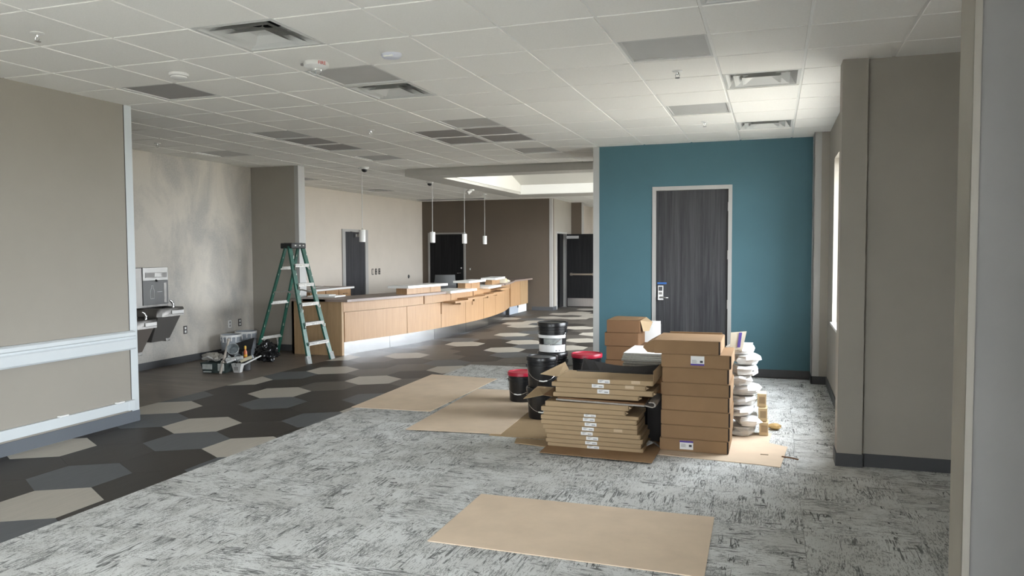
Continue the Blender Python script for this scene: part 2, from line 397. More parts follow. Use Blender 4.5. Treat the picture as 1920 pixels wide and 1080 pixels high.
# reception side wall
SB('wall_reception', m_beige, (-9.65, -9.45, 10.9, 20.2, 0, ZT))
SB('wall_back', m_brown, (-9.45, -5.62, 19.95, 20.12, 0, ZT))
SB('baseboard_back', m_base, (-6.20, -5.61, 19.938, 19.95, 0, .10), (-5.62, -5.608, 19.94, 20.33, 0, .10))
SB('trim_6', m_frame, (-5.70, -5.614, 19.944, 19.95, .1, H), (-5.62, -5.614, 19.95, 20.02, .1, H))
SB('wall_back_return', m_taupe, (-5.78, -5.62, 20.12, 20.35, 0, ZT), (-5.78, -5.62, 21.46, 22.0, 0, ZT), (-5.78, -5.62, 20.35, 21.46, 2.11, ZT))
SB('wall_back_jog', m_brown, (-5.62, -5.29, 22.0, 22.15, 0, ZT))
SB('trim_7', m_frame, (-5.31, -5.28, 21.99, 22.15, 0, H))
SB('wall_back_far', m_beige, (-5.8, .8, 24.6, 24.8, 0, ZT))
SB('wall_back_room', m_brown, (-9.65, -5.62, 22.15, 22.3, 0, ZT), (-9.65, -9.5, 20.1, 22.3, 0, ZT))
SB('wall_back_side', m_beige, (-5.78, -5.62, 22.15, 24.6, 0, ZT))
# teal wall block
YT = 10.2775
SB('wall_teal', m_teal, (-2.312, -1.521, YT, YT+.13, 0, ZT), (-.506, .50, YT, YT+.13, 0, ZT), (-1.521, -.506, YT, YT+.13, 2.455, ZT))
SB('baseboard_teal', m_base, (-2.24, -1.525, YT-.01, YT, 0, .10), (-.50, .46, YT-.01, YT, 0, .10))
SB('trim_8', m_grey_guard, (-2.312, -2.235, YT-.006, YT, .0, H), (-2.318, -2.312, YT-.006, YT+.13, 0, H))
SB('wall_teal_side', m_taupe, (-2.312, -2.20, YT+.131, 11.72, 0, ZT), (-2.2, XR, 11.60, 11.72, 0, ZT))
# right: pilasters, outside wall and windows
SB('wall_right_pilaster', m_taupe, (.455, .85, 9.89, YT, 0, ZT))
SB('trim_9', m_frame, (.447, .53, 9.884, 9.89, .10, H), (.449, .455, 9.884, YT, .1, H))
SB('baseboard_right_pilaster', m_base, (.443, XR, 9.878, 9.89, 0, .10), (.443, .455, 9.878, YT, 0, .10))
def window_wall(name, y0, y1, wy0, wy1, z0, z1, m, n, mull=(), XR=XR):
    w = SB(name, m, (XR, XR+.25, y0, wy0, 0, ZT), (XR, XR+.25, wy1, y1, 0, ZT), (XR, XR+.25, wy0, wy1, 0, z0), (XR, XR+.25, wy0, wy1, z1, ZT))
    f = SB('window_%d' % n, m_whitem, (XR+.10, XR+.15, wy0, wy0+.04, z0, z1), (XR+.10, XR+.15, wy1-.04, wy1, z0, z1), (XR+.10, XR+.15, wy0, wy1, z0, z0+.04), (XR+.10, XR+.15, wy0, wy1, z1-.04, z1))
    ed = [wy0]+list(mull)+[wy1]
    for y in mull: SB('mullion', m_whitem, (XR+.10, XR+.15, y-.025, y+.025, z0, z1), parent=f)
    for a, b_ in zip(ed[:-1], ed[1:]): SB('pane', m_glass, (XR+.12, XR+.128, a, b_, z0, z1), parent=f)
    SB('sill', m_white, (XR-.02, XR+.10, wy0-.02, wy1+.02, z0-.025, z0+.002), parent=f)
    return w
window_wall('wall_right', 6.36, 9.89, 6.55, 9.15, .82, 2.615, m_taupe, 1, (7.85,))
SB('baseboard_right', m_base, (XR-.012, XR, 6.36, 9.885, 0, .10))
SB('wall_right_column', m_column, (.635, 1.75, 6.235, 6.36, 0, ZT), (.466, .64, 6.195, 6.40, 0, ZT), bevel=0)
SB('baseboard_right_column', m_base, (.457, .645, 6.186, 6.41, 0, .10), (.64, 1.75, 6.225, 6.235, 0, .10))
SB('wall_right_bay', m_taupe, (1.6, 1.75, 2.2, 6.25, 0, ZT))
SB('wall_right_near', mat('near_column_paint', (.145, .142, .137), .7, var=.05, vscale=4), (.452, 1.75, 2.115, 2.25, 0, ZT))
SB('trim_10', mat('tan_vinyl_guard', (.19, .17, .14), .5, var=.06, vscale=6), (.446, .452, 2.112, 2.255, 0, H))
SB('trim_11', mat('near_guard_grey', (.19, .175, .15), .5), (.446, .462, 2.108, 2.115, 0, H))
window_wall('wall_right_behind', -5, 2.2, -4.6, 1.2, .2, 2.3, m_taupe, 2, (-2.7, -.8))
window_wall('wall_right_lobby', 11.6, 24.8, 11.8, 20.6, .06, 2.62, m_taupe, 3, (13.7, 15.6, 17.5))
SB('wall_behind', m_taupe, (-6.0, -4.7, -5.2, -5, 0, ZT), (-2.1, .9, -5.2, -5, 0, ZT), (-4.7, -2.1, -5.2, -5, 0, .3), (-4.7, -2.1, -5.2, -5, 2.4, ZT))
w5 = SB('window_5', m_whitem, (-4.7, -4.65, -5.12, -5.06, .3, 2.4), (-2.15, -2.1, -5.12, -5.06, .3, 2.4), (-4.7, -2.1, -5.12, -5.06, .3, .35), (-4.7, -2.1, -5.12, -5.06, 2.35, 2.4), (-3.43, -3.38, -5.12, -5.06, .3, 2.4))  # unseen window added behind the camera, sized and placed for its fill light
for a in (-4.7, -3.4): SB('pane', m_glass, (a, a+1.3, -5.10, -5.092, .3, 2.4), parent=w5)
SB('ground', mat('pale_concrete', (.27, .25, .215), .9, var=.1, vscale=.8), (1.8, 60, -60, 60, -.25, -.15), (-60, 1.8, -60, -5.2, -.25, -.15), (.8, 1.8, -5.2, 2.1, -.25, -.15), (.8, 1.8, 6.4, 60, -.25, -.15))

# ------------------------------------------------------------------ ceiling
GX, GY, GT = -1.6306, 4.5684, .6096
WX0, WX1, WY0, WY1 = -5.46, -1.7, 12.37, 16.72        # skylight well opening
OX0, OY0, OY1 = -5.95, 11.90, 17.65                   # outer edges of the drop soffit
ceil = SB('ceiling', m_ceil, (-9.7, .88, -5.2, WY0, 3.22, 3.3), (-9.7, .88, WY1, 26, 3.22, 3.3), (-9.7, WX0, WY0, WY1, 3.22, 3.3), (WX1, .88, WY0, WY1, 3.22, 3.3), (.88, 1.8, 2.1, 6.4, 3.22, 3.3))
PANEL = {(1, 1): 'l', (1, 5): 'l', (-6, 1): 'd', (-3, 1): 'l', (-10, 7): 'l', (-7, 5): 'l', (-3, 5): 'l', (-7, 9): 'l', (-3, 9): 'l'}
LONG = {(-4, 6), (-3, 6), (-7, 6)}                    # two cells long
DIFF = [(-3, -1), (-3, 2), (2, 3), (2, 7), (2, -1), (-12, 13), (-12, 18), (-7, 23)]
taken = set(PANEL) | set(DIFF) | LONG | {(i, j+1) for i, j in LONG}
tiles = []
for i in range(-14, 6):
    for j in range(-9, 33):
        x0, y0 = GX+i*GT, GY+j*GT; cx, cy = x0+GT/2, y0+GT/2
        if (i, j) in taken: continue
        if cx > OX0-.1 and OY0-.2 < cy < OY1 and cx < 0: continue
        if cx < -8.4 and cy < 10.7: continue
        if cx < -5.9 and cy < 2.4: continue
        if cx > 1.7 or cx < -9.6 or (cx > .85 and not 2.2 < cy < 6.4): continue
        v = in_view((cx, cy, H), 90)
        if not v and cy > 3 : 
            if cx > -1 and cy > 11: pass
        hid = (cx > -2.3 and cy > 10.3) or (cx > .7 and cy > 6.3) or (cy > 22.2)
        tiles.append((v if v and not hid else 99+abs(cy), cx, cy))
tiles.sort()
tb = lambda cx, cy: [[(cx+a*h, cy+b_*h, z) for a, b_ in ((-1, -1), (1, -1), (1, 1), (-1, 1))] for h, z in ((GT/2-.010, 3.034), (GT/2-.010, 3.0155), (GT/2-.012, 3.0125))]
tmesh = None; restt = MB()
for k, (d, cx, cy) in enumerate(tiles):
    if k < 299:
        if tmesh is None:
            o = MB().loft(tb(0, 0)).build('ceiling_tile', m_ceil, ceil, loc=(cx, cy, 0)); tmesh = o.data
        else: part(tmesh, 'ceiling_tile', ceil, (cx, cy, 0))
    else: restt.loft(tb(cx, cy))
o = restt.build('far_ceiling_tiles', m_ceil, ceil); o['kind'] = 'stuff'
for i in range(-13, 6):
    x = GX+i*GT
    seg = [(-5, 25)]
    if x > .8: seg = [(2.2, 6.25)]
    elif x < -8.35: seg = [(10.95, 20)]
    elif OX0-.02 < x < 0: seg = [(-5, OY0-.03), (OY1, 24.5)]
    b = MB()
    for a, c in seg: b.box(x-.012, x+.012, a, c, 3.018, 3.034)
    b.build('main_tee', m_tee, ceil)
for j in range(-9, 33):
    y = GY+j*GT
    xa, xb = (-9.45 if y > 10.9 else -8.2 if y > 2.5 else -5.9), (1.6 if 2.2 < y < 6.3 else .7)
    b = MB()
    if OY0-.02 < y < OY1: b.box(xa, OX0-.02, y-.012, y+.012, 3.019, 3.034)
    else: b.box(xa, xb, y-.012, y+.012, 3.019, 3.034)
    b.build('cross_tee', m_tee, ceil)
# drop soffit round the skylight well, and the well itself
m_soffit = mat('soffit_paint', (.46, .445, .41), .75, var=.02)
m_wellw = mat('well_white_paint', (.66, .64, .585), .8)
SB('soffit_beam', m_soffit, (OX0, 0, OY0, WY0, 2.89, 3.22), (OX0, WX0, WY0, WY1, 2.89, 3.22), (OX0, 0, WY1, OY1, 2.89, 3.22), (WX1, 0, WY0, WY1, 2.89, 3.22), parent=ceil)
zs = lambda y: 3.10+(WY1-y)*.276
b = MB().prism([(WY0-.1, 2.95), (WY1+.05, 2.95), (WY1+.05, zs(WY1)), (WY0-.1, zs(WY0))], 'x', WX0-.05, WX0+.012)
b.build('well_side', m_wellw, ceil)
MB().prism([(WY0-.1, 2.95), (WY1+.05, 2.95), (WY1+.05, zs(WY1)), (WY0-.1, zs(WY0))], 'x', WX1-.012, WX1+.05).build('well_side', m_wellw, ceil)
SB('well_end', m_wellw, (WX0+.012, WX1-.012, WY1-.012, WY1+.05, 2.90, zs(WY1)+.02), parent=ceil)
MB().prism([(WY0-.2, zs(WY0-.2)), (WY1+.06, zs(WY1+.06)), (WY1+.06, zs(WY1+.06)+.06), (WY0-.2, zs(WY0-.2)+.06)], 'x', WX0-.1, WX1+.1).build('well_slope', m_wellw, ceil)
SB('well_sill', m_wellw, (WX0, WX1, WY0-.06, WY0, 3.2, 3.42), parent=ceil)
w4 = SB('window_4', m_whitem, (WX0, WX0+.05, WY0-.06, WY0-.01, 3.42, 4.3), (WX1-.05, WX1, WY0-.06, WY0-.01, 3.42, 4.3), (WX0, WX1, WY0-.06, WY0-.01, 3.42, 3.46), (WX0, WX1, WY0-.06, WY0-.01, 4.22, 4.3))
for k in range(3):
    a = WX0+(WX1-WX0)*k/3; SB('pane', m_glass, (a, a+(WX1-WX0)/3, WY0-.04, WY0-.032, 3.42, 4.3), parent=w4)
SB('roof_deck', mat('pale_roofing', (.55, .55, .53), .9), (-9.7, .88, 6, WY0-.1, 3.30, 3.34), parent=ceil)

# ceiling lights (unlit lay-in lenses)
lens_lab = {(1, 1): 'square pale grey unlit ceiling panel nearest the camera on the right, over the cardboard',
            (1, 5): 'square pale unlit ceiling panel farther back, before the teal wall',
            (-6, 1): 'square dark grey unlit ceiling panel above the end of the left wall',
            (-3, 1): 'square grey unlit ceiling panel right behind the fire alarm detector',
            (-10, 7): 'small grey unlit ceiling panel over the drinking fountain niche',
            (-7, 5): 'pale square ceiling panel just before the long dark panel at left',
            (-3, 5): 'pale square ceiling panel just before the pair of dark panels at centre',
            (-7, 9): 'small square ceiling panel nearest the ladder and first dome camera',
            (-3, 9): 'square ceiling panel just before the skylight soffit',
            (-4, 6): 'left one of the two long dark grey ceiling panels side by side',
            (-3, 6): 'right one of the two long dark grey ceiling panels side by side',
            (-7, 6): 'single long dark grey ceiling panel left of the paired ones'}
for (i, j), k in list(PANEL.items())+[((i, j), 'dd') for i, j in sorted(LONG)]:
    n = 2 if k == 'dd' else 1
    t = thing('ceiling_light', lens_lab[(i, j)], 'ceiling light', (GX+(i+.5)*GT, GY+(j+n/2)*GT, 3.018), group='unlit ceiling panels')
    hw, hl = GT/2-.012, n*GT/2-.012
    MB().loft([[(-hw, -hl, .0), (hw, -hl, .0), (hw, hl, .0), (-hw, hl, .0)], [(-hw+.018, -hl+.018, .0), (hw-.018, -hl+.018, .0), (hw-.018, hl-.018, .0), (-hw+.018, hl-.018, .0)], [(-hw+.018, -hl+.018, .014), (hw-.018, -hl+.018, .014), (hw-.018, hl-.018, .014), (-hw+.018, hl-.018, .014)]], caps=False).build('frame', m_whitem, t)
    mm = m_lens if k == 'l' else m_lens_d
    if (i, j) == (-4, 6):
        MB().box(-hw+.018, hw-.018, -hl+.018, -.004, .010, .016).build('lens', mm, t); MB().box(-hw+.018, hw-.018, .004, hl-.018, .010, .016).build('lens', mm, t)
    else: MB().box(-hw+.018, hw-.018, -hl+.018, hl-.018, .010, .016).build('lens', mm, t)
# supply air diffusers
def sq(h, z): return [(-h, -h, z), (h, -h, z), (h, h, z), (-h, h, z)]
def diffuser(label, loc):
    t = thing('air_diffuser', label, 'air vent', loc, group='square ceiling air diffusers')
    MB().loft([sq(.297, .010), sq(.297, -.002), sq(.272, -.004), sq(.262, .010), sq(.20, .10), sq(.165, .14)], caps=False).build('housing', m_whitem, t)
    MB().lathe([(.16, .10), (.16, .22)], 28, caps=False).build('duct', m_dark, t, smooth=True)
    MB().box(-.17, .17, -.17, .17, .19, .195).build('plenum', m_dark, t)
    MB().loft([sq(.215, -.004), sq(.203, .004), sq(.150, .040), sq(.148, .036), sq(.200, .0)], caps=False).build('cone', m_whitem, t)
    pl = MB().loft([sq(.150, -.010), sq(.138, -.004), sq(.08, .032), sq(.05, .040), sq(.048, .036), sq(.076, .028), sq(.135, -.008)], caps=False).build('plate', m_whitem, t)
    MB().lathe([(.062, .034), (.055, .04)], 20).build('plate_disc', m_whitem, pl)
    for a in range(4):
        c, s = math.cos(a*math.pi/2+math.pi/4), math.sin(a*math.pi/2+math.pi/4)
        MB().tube([(c*.06, s*.06, .035), (c*.25, s*.25, .07)], .004, 6).build('hanger', m_whitem, t)
    return t
dl = {(-3, -1): 'square louvred air diffuser nearest the camera, with a dark round duct behind', (-3, 2): 'square air diffuser right behind the grey panel and fire detector',
      (2, 3): 'square white air diffuser on the right, nearer of the two by the window', (2, 7): 'square white air diffuser close to the teal wall',
      (2, -1): 'air diffuser just cut by the top edge of the picture', (-12, 13): 'far air diffuser above the back counter, next to the grey pier',
      (-12, 18): 'far air diffuser above the door behind the reception desk', (-7, 23): 'far air diffuser between soffit and dark brown wall'}
d0 = None
for (i, j) in DIFF:
    loc = (GX+(i+.5)*GT, GY+(j+.5)*GT, 3.018)
    if d0 is None: d0 = diffuser(dl[(i, j)], loc)
    else: dup(d0, loc, label=dl[(i, j)])
t = thing('linear_vent', 'long dark slot vent in the ceiling in front of the brown wall', 'air vent', (-8.2, 19.2, 3.011))
MB().box(-.95, .95, -.16, -.13, -.012, .0).box(-.95, .95, .13, .16, -.012, 0).box(-.98, -.95, -.16, .16, -.012, 0).box(.95, .98, -.16, .16, -.012, 0).build('frame', m_whitem, t)
MB().box(-.95, .95, -.13, .13, -.003, 0).build('slot', m_dark, t)
for k in range(3): MB().box(-.95, .95, -.07+k*.07-.008, -.07+k*.07+.008, -.010, -.002).build('blade', m_lens_d, t)
# sprinklers
def sprinkler(label, x, y):
    t = thing('fire_sprinkler', label, 'sprinkler', (x, y, 3.0125), group='pendent fire sprinklers')
    MB().lathe([(.040, 0), (.040, -.004), (.030, -.009), (.012, -.010)], 20).build('escutcheon', m_white, t, smooth=True)
    MB().lathe([(.010, -.006), (.010, -.024), (.006, -.030)], 12).build('body', m_chrome, t, smooth=True)
    for s in (-1, 1): MB().tube([(s*.009, 0, -.022), (s*.017, 0, -.034), (s*.013, 0, -.048), (0, 0, -.053)], .003, 6).build('yoke', m_chrome, t)
    MB().lathe([(.020, -.053), (.020, -.055)], 16).build('deflector', m_chrome, t)
    return t
s0 = sprinkler('fire sprinkler in the ceiling at the upper left corner', -4.41, 3.71)
for x, y, l in ((-.72, 6.14, 'fire sprinkler just behind the nearest pale panel on the right'), (-.72, 8.64, 'fire sprinkler in front of the teal wall'),
                (-7.45, 7.92, 'fire sprinkler above the drinking fountain niche'), (-4.38, 7.91, 'fire sprinkler between the long dark ceiling panels'),
                (-8.3, 18.2, 'tiny fire sprinkler over the far end of the reception desk')):
    dup(s0, (x, y, 3.0125), label=l)
# fire detector with sounder, smoke detector, motion sensor
t = thing('fire_detector', 'white round fire alarm detector with red lettering and a hanging guard', 'detector', (-3.19, 4.96, 3.0125))
MB().lathe([(.085, 0), (.092, -.012), (.090, -.030), (.070, -.046), (.040, -.052)], 32).build('base', m_white, t, smooth=True)
MB().lathe([(.034, -.050), (.034, -.060), (.024, -.068)], 20).build('sensor', m_whitem, t, smooth=True)
for a in range(4):
    an = a*math.pi/2+.4; c, s = math.cos(an), math.sin(an)
    MB().tube([(c*.036, s*.036, -.048), (c*.036, s*.036, -.072), (c*.020, s*.020, -.086), (0, 0, -.088)], .0035, 6).build('cage_wire', m_chrome, t)
MB().cbox((-.082, -.045, -.020), (.03, .02, .016)).build('strobe', m_lens_d, t)
ang = -.55
text_mesh('lettering', 'FIRE', .034, mat('red_ink', (.5, .02, .02), .6), t, Matrix.Translation((.0925*math.cos(ang), .0925*math.sin(ang), -.022)) @ Matrix.Rotation(ang+math.pi/2, 4, 'Z') @ Matrix.Rotation(math.pi/2, 4, 'X'))
t = thing('smoke_detector', 'plain white round smoke detector above the left wall end', 'detector', (-4.39, 4.91, 3.0125))
MB().lathe([(.072, 0), (.074, -.010), (.068, -.020)], 28).build('base', m_white, t, smooth=True)
MB().lathe([(.062, -.018), (.060, -.034), (.044, -.042)], 28).build('head', m_white, t, smooth=True)
MB().lathe([(.064, -.020), (.064, -.024)], 28).build('vent_ring', m_lens_d, t)
t = thing('motion_sensor', 'small white wedge shaped occupancy sensor on the ceiling', 'sensor', (-2.56, 4.93, 3.0125))
MB().loft([[(.075*math.cos(a*math.pi/8)*k, .06*math.sin(a*math.pi/8)*k, z) for a in range(16)] for k, z in ((1, 0), (1, -.016), (.8, -.030), (.4, -.036))]).build('housing', mat('bluish_white_plastic', (.66, .68, .76), .45), t, smooth=True)
MB().cbox((0, -.045, -.022), (.07, .02, .014)).build('lens', m_white, t, bevel=.003)
# dome cameras
def dome(label, x, y):
    t = thing('dome_camera', label, 'camera', (x, y, 3.0125), group='ceiling dome cameras')
    MB().lathe([(.075, 0), (.075, -.018), (.058, -.036)], 24).build('base', m_white, t, smooth=True)
    MB().lathe([(.050, -.034), (.048, -.055), (.034, -.075), (.012, -.084)], 24).build('dome', m_black, t, smooth=True)
    return t
c0 = dome('black and white dome camera above the near end of the reception desk', -6.42, 11.36)
dup(c0, (-6.55, 14.2, 3.0125), label='small dome camera beside the second pendant cord')
t = thing('soffit_camera', 'white tilted camera at the edge of the skylight soffit', 'camera', (-5.94, 14.9, 2.89))
MB().lathe([(.07, 0), (.07, -.02), (.06, -.03)], 20).build('base', m_white, t, smooth=True)
MB().tube([(0, 0, -.02), (-.06, -.05, -.07)], [.04, .045], 14).build('body', m_white, t, smooth=True)
t = thing('round_ceiling_light', 'round white flush light on the slope inside the skylight well', 'ceiling light', (-4.0, 15.35, zs(15.35)))
MB().lathe([(.24, 0), (.24, -.02), (.20, -.06), (.10, -.075)], 32).xf(Matrix.Rotation(-.269, 4, 'X')).build('diffuser', m_white, t, smooth=True)
MB().lathe([(.26, .01), (.26, -.015), (.245, -.015)], 32).xf(Matrix.Rotation(-.269, 4, 'X')).build('rim', m_whitem, t)

# ------------------------------------------------------------------ pendant lamps over the desk
def pendant(label, x, y):
    t = thing('pendant_lamp', label, 'pendant lamp', (x, y, 1.782), group='cylinder pendants over the reception desk')
    MB().lathe([(.052, .0), (.052, .195), (.047, .203), (.012, .205)], 24, caps=True).build('shade', m_white, t, smooth=True)
    MB().lathe([(.040, -.004), (.040, .01)], 20).build('lamp_ring', mat('grey_reflector', (.3, .3, .3), .4), t)
    MB().lathe([(.014, .203), (.010, .225)], 12).build('strain_relief', m_chrome, t)
    MB().tube([(0, 0, .22), (.004, 0, .7), (0, 0, 1.228)], .0055, 6).build('cord', m_whitem, t)
    MB().lathe([(.06, 1.215), (.06, 1.2305)], 20).build('canopy', m_white, t)
    return t
p0 = pendant('white cylinder pendant hanging in front of the grey door, nearest one', -6.556, 11.50)
dup(p0, (-6.247, 13.645, 1.785), label='white cylinder pendant at the left edge of the brown wall door')
dup(p0, (-6.306, 15.42, 1.782), label='white cylinder pendant at the right edge of the brown wall door')
dup(p0, (-6.745, 17.81, 1.782), label='farthest white cylinder pendant, before the bare brown wall')

# ------------------------------------------------------------------ doors
def door(n, c, w, h, m, parts_only=False):
    pass
d1 = struct(MB().box(-1.472, -.555, YT+.028, YT+.072, .008, 2.40).build('door_1', m_doorw))
SB('door_frame', m_frame, (-1.521, -1.474, YT-.012, YT+.13, 0, 2.455), (-.553, -.506, YT-.012, YT+.13, 0, 2.455), (-1.474, -.553, YT-.012, YT+.13, 2.403, 2.455), parent=d1)
for z in (2.12, 1.50, .86): MB().lathe([(.011, z), (.011, z+.115)], 10, (-.553, YT+.014, 0)).build('hinge', m_steel, d1)
SB('lock_body', m_steel, (-1.447, -1.375, YT+.002, YT+.030, .96, 1.155), parent=d1, bevel=.004)
SB('lock_keypad', mat('dark_keypad', (.06, .06, .065), .5), (-1.436, -1.386, YT-.002, YT+.003, 1.085, 1.14), parent=d1)
SB('lock_reader', m_steel_d, (-1.432, -1.390, YT-.003, YT+.003, 1.035, 1.068), parent=d1)
MB().tube([(-1.41, YT+.004, 1.0), (-1.41, YT-.05, 1.0), (-1.385, YT-.058, 1.0), (-1.30, YT-.058, .998)], [.016, .013, .012, .010], 10).build('handle', m_chrome, d1, smooth=True)
SB('blue_tape', mat('blue_painters_tape', (.03, .13, .42), .7), (-1.455, -1.335, YT+.024, YT+.028, 1.172, 1.196), parent=d1)
SB('latch_plate', m_steel, (-1.480, -1.470, YT-.014, YT-.010, 1.0, 1.14), parent=d1)
# reception side door (grey frame, closer)
xr = -9.45
d2 = struct(MB().box(xr-.01, xr+.012, 15.745, 16.66, .01, 2.08).build('door_2', m_doorw))
SB('door_frame', m_frame, (xr-.02, xr+.03, 15.62, 15.745, 0, 2.14), (xr-.02, xr+.03, 16.66, 16.80, 0, 2.14), (xr-.02, xr+.03, 15.745, 16.66, 2.08, 2.14), parent=d2)
SB('door_closer', m_steel, (xr+.012, xr+.075, 16.15, 16.5, 1.965, 2.03), parent=d2, bevel=.006)
MB().bar((xr+.05, 16.3, 2.035), (xr+.22, 16.0, 2.05), .02, .01).bar((xr+.22, 16.0, 2.05), (xr+.04, 15.95, 2.085), .02, .01).build('closer_arm', m_steel_d, d2)
# brown wall door
yb = 19.95
d3 = struct(MB().box(-9.21, -8.18, yb-.012, yb+.01, .01, 2.085).build('door_3', m_doord))
SB('door_frame', mat('dim_grey_frame', (.26, .25, .235), .5), (-9.264, -9.21, yb-.03, yb+.02, 0, 2.13), (-8.18, -8.124, yb-.03, yb+.02, 0, 2.13), (-9.21, -8.18, yb-.03, yb+.02, 2.085, 2.13), parent=d3)
MB().tube([(-8.25, yb-.01, 1.0), (-8.25, yb-.06, 1.0), (-8.36, yb-.065, .995)], .012, 8).build('handle', m_chrome, d3, smooth=True)
MB().lathe([(.022, 0), (.022, .012)], 14).xf(Matrix.Translation((-8.25, yb-.012, 1.14)) @ Matrix.Rotation(math.pi/2, 4, 'X')).build('deadbolt', m_chrome, d3)
# open double door leaf at the far right with panic bar and kick plate
d4 = struct(MB().box(-5.57, -4.62, 21.30, 21.345, .015, 2.08).build('door_4', m_doord))
SB('door_frame', m_frame, (-5.79, -5.605, 20.345, 20.40, 0, 2.13), (-5.79, -5.605, 21.40, 21.46, 0, 2.13), (-5.79, -5.605, 20.40, 21.40, 2.085, 2.13), parent=d4)
SB('kick_plate', m_steel, (-5.55, -4.64, 21.294, 21.30, .03, .26), parent=d4)
SB('panic_bar', mat('satin_bar', (.30, .26, .21), .35, .8), (-5.47, -4.70, 21.235, 21.275, .915, .965), parent=d4, bevel=.006)
for x in (-5.44, -4.8): SB('bar_bracket', m_steel_d, (x-.03, x+.03, 21.27, 21.30, .90, .98), parent=d4)
SB('door_closer', mat('grey_closer', (.28, .28, .28), .5), (-5.57, -5.22, 21.23, 21.30, 1.95, 2.03), parent=d4, bevel=.006)
SB('inactive_leaf', m_doord, (-5.75, -5.70, 21.0, 21.39, .015, 2.08), parent=d4)

# ------------------------------------------------------------------ wall outlets
def outlet(label, m, x, y, z, rz, dark=True, w=.072, h=.118):
    t = thing('wall_outlet', label, 'outlet', (x, y, z), rz)        # face looks along +x before rotation
    MB().cbox((.003, 0, 0), (.006, w, h)).build('plate', m, t, bevel=.0015)
    for s in (-1, 1): MB().cbox((.007, 0, s*.026), (.004, .034, .034)).build('receptacle', m_white if dark else m_lens_d, t, bevel=.001)
    MB().lathe([(.004, 0), (.004, .002)], 8).xf(Matrix.Translation((.007, 0, 0)) @ Matrix.Rotation(math.pi/2, 4, 'Y')).build('screw', m_chrome, t)
m_oplate = mat('dark_bronze_plate', (.045, .042, .04), .4)
outlet('dark outlet with white sockets beside the drinking fountain', m_oplate, -8.2, 9.166, .48, 0)
outlet('white wall plate above the grey buckets', m_white, -8.2, 10.151, .475, 0, False)
outlet('dark outlet near the corner by the ladder', m_oplate, -8.2, 10.392, .479, 0)
for k, (y, l) in enumerate(((17.06, 'leftmost of three small wall plates right of the grey door'), (17.23, 'middle one of three small wall plates right of the grey door'), (17.40, 'rightmost of three small wall plates right of the grey door'))):
    t = thing('wall_switch', l, 'switch', (xr, y, 1.11)); MB().cbox((.003, 0, 0), (.006, .09, .15)).build('plate', m_oplate, t)
    if k == 0: MB().cbox((.007, 0, 0), (.004, .05, .11)).build('toggle', m_beige, t)
    else:
        for s in (-1, 1): MB().cbox((.007, 0, s*.034), (.004, .03, .03)).build('toggle', m_beige, t)
t = thing('cable_grommet', 'small black cable outlet on the wall behind the desk', 'outlet', (xr, 19.05, .93)); MB().lathe([(.045, 0), (.045, .01), (.02, .03)], 14).xf(Matrix.Rotation(math.pi/2, 4, 'Y')).build('cap', m_black, t); MB().cbox((.004, 0, -.03), (.008, .05, .05)).build('plate', m_black, t)
t = thing('card_reader', 'small pale reader on the brown wall right of its door', 'switch', (-8.0, yb, 1.12)); MB().cbox((0, -.005, 0), (.075, .01, .12)).build('plate', m_brown, t); MB().cbox((.01, -.012, -.01), (.03, .008, .05)).build('button', m_whitem, t)
t = thing('wall_outlet', 'pale wall plate on the reception wall above the back counter', 'outlet', (xr, 14.05, 1.09)); MB().cbox((.003, 0, 0), (.006, .075, .12)).build('plate', m_white, t); MB().cbox((.007, 0, 0), (.004, .035, .07)).build('receptacle', m_whitem, t)

# ------------------------------------------------------------------ drinking fountain (two level) with bottle filler
m_fhead = mat('satin_steel', (.33, .325, .315), .45, .8)
t = thing('drinking_fountain', 'stainless two-level drinking fountain with bottle filler on the left wall', 'drinking fountain', (-8.2, 8.6, 0))
def basin(yc, zt, w, dpt, name, lower):
    h = .115; y0, y1 = yc-w/2, yc+w/2
    pl = [(0, y0), (dpt-.05, y0), (dpt, y0+.05), (dpt, y1-.05), (dpt-.05, y1), (0, y1)]
    bs = MB().loft([[(x, y, zt-h) for x, y in pl], [(x, y, zt-.012) for x, y in pl], [(x*.985, yc+(y-yc)*.97, zt) for x, y in pl], [(.05+x*.80, yc+(y-yc)*.80, zt) for x, y in pl], [(.07+x*.70, yc+(y-yc)*.66, zt-.03) for x, y in pl]]).build(name, m_steel_d, t, smooth=True)
    MB().box(dpt, dpt+.008, yc-.03, y1-.055, zt-.085, zt-.035).build('push_bar', m_fhead, bs, bevel=.003)
    # bubbler
    bx, by = dpt*.62, y1-.07
    MB().tube([(bx, by, zt-.01), (bx, by, zt+.035), (bx-.012, by-.02, zt+.075), (bx-.02, by-.045, zt+.09)], [.020, .017, .017, .012], 12).build('bubbler', m_chrome, bs, smooth=True)
    MB().lathe([(.03, 0), (.03, .002)], 16, (dpt*.5, yc, zt-.029)).build('drain', m_chrome, bs)
    # tapering shroud
    zb = zt-h-lower
    MB().loft([[(0, y0+.04, zt-h), (dpt-.06, y0+.04, zt-h), (dpt-.06, y1-.04, zt-h), (0, y1-.04, zt-h)], [(0, y0+.05, zb), (dpt-.20, y0+.05, zb), (dpt-.20, y1-.13, zb), (0, y1-.13, zb)]]).build('shroud', mat('stainless_shroud', (.15, .142, .132), .4, .4) if name == 'upper_basin' else mat('warm_stainless', (.19, .165, .145), .4, .4), t, bevel=.006)
    MB().box(.10, dpt-.185, y1-.20, y1-.12, zb-.008, zb+.035).build('foot_bracket', m_steel_d, t, bevel=.004)
basin(-.12, .865, .50, .42, 'upper_basin', .35)
basin(-.60, .735, .46, .42, 'lower_basin', .36)
MB().box(0, .10, -.46, .135, .865, 1.415).build('filler_housing', m_steel_d, t, bevel=.006)
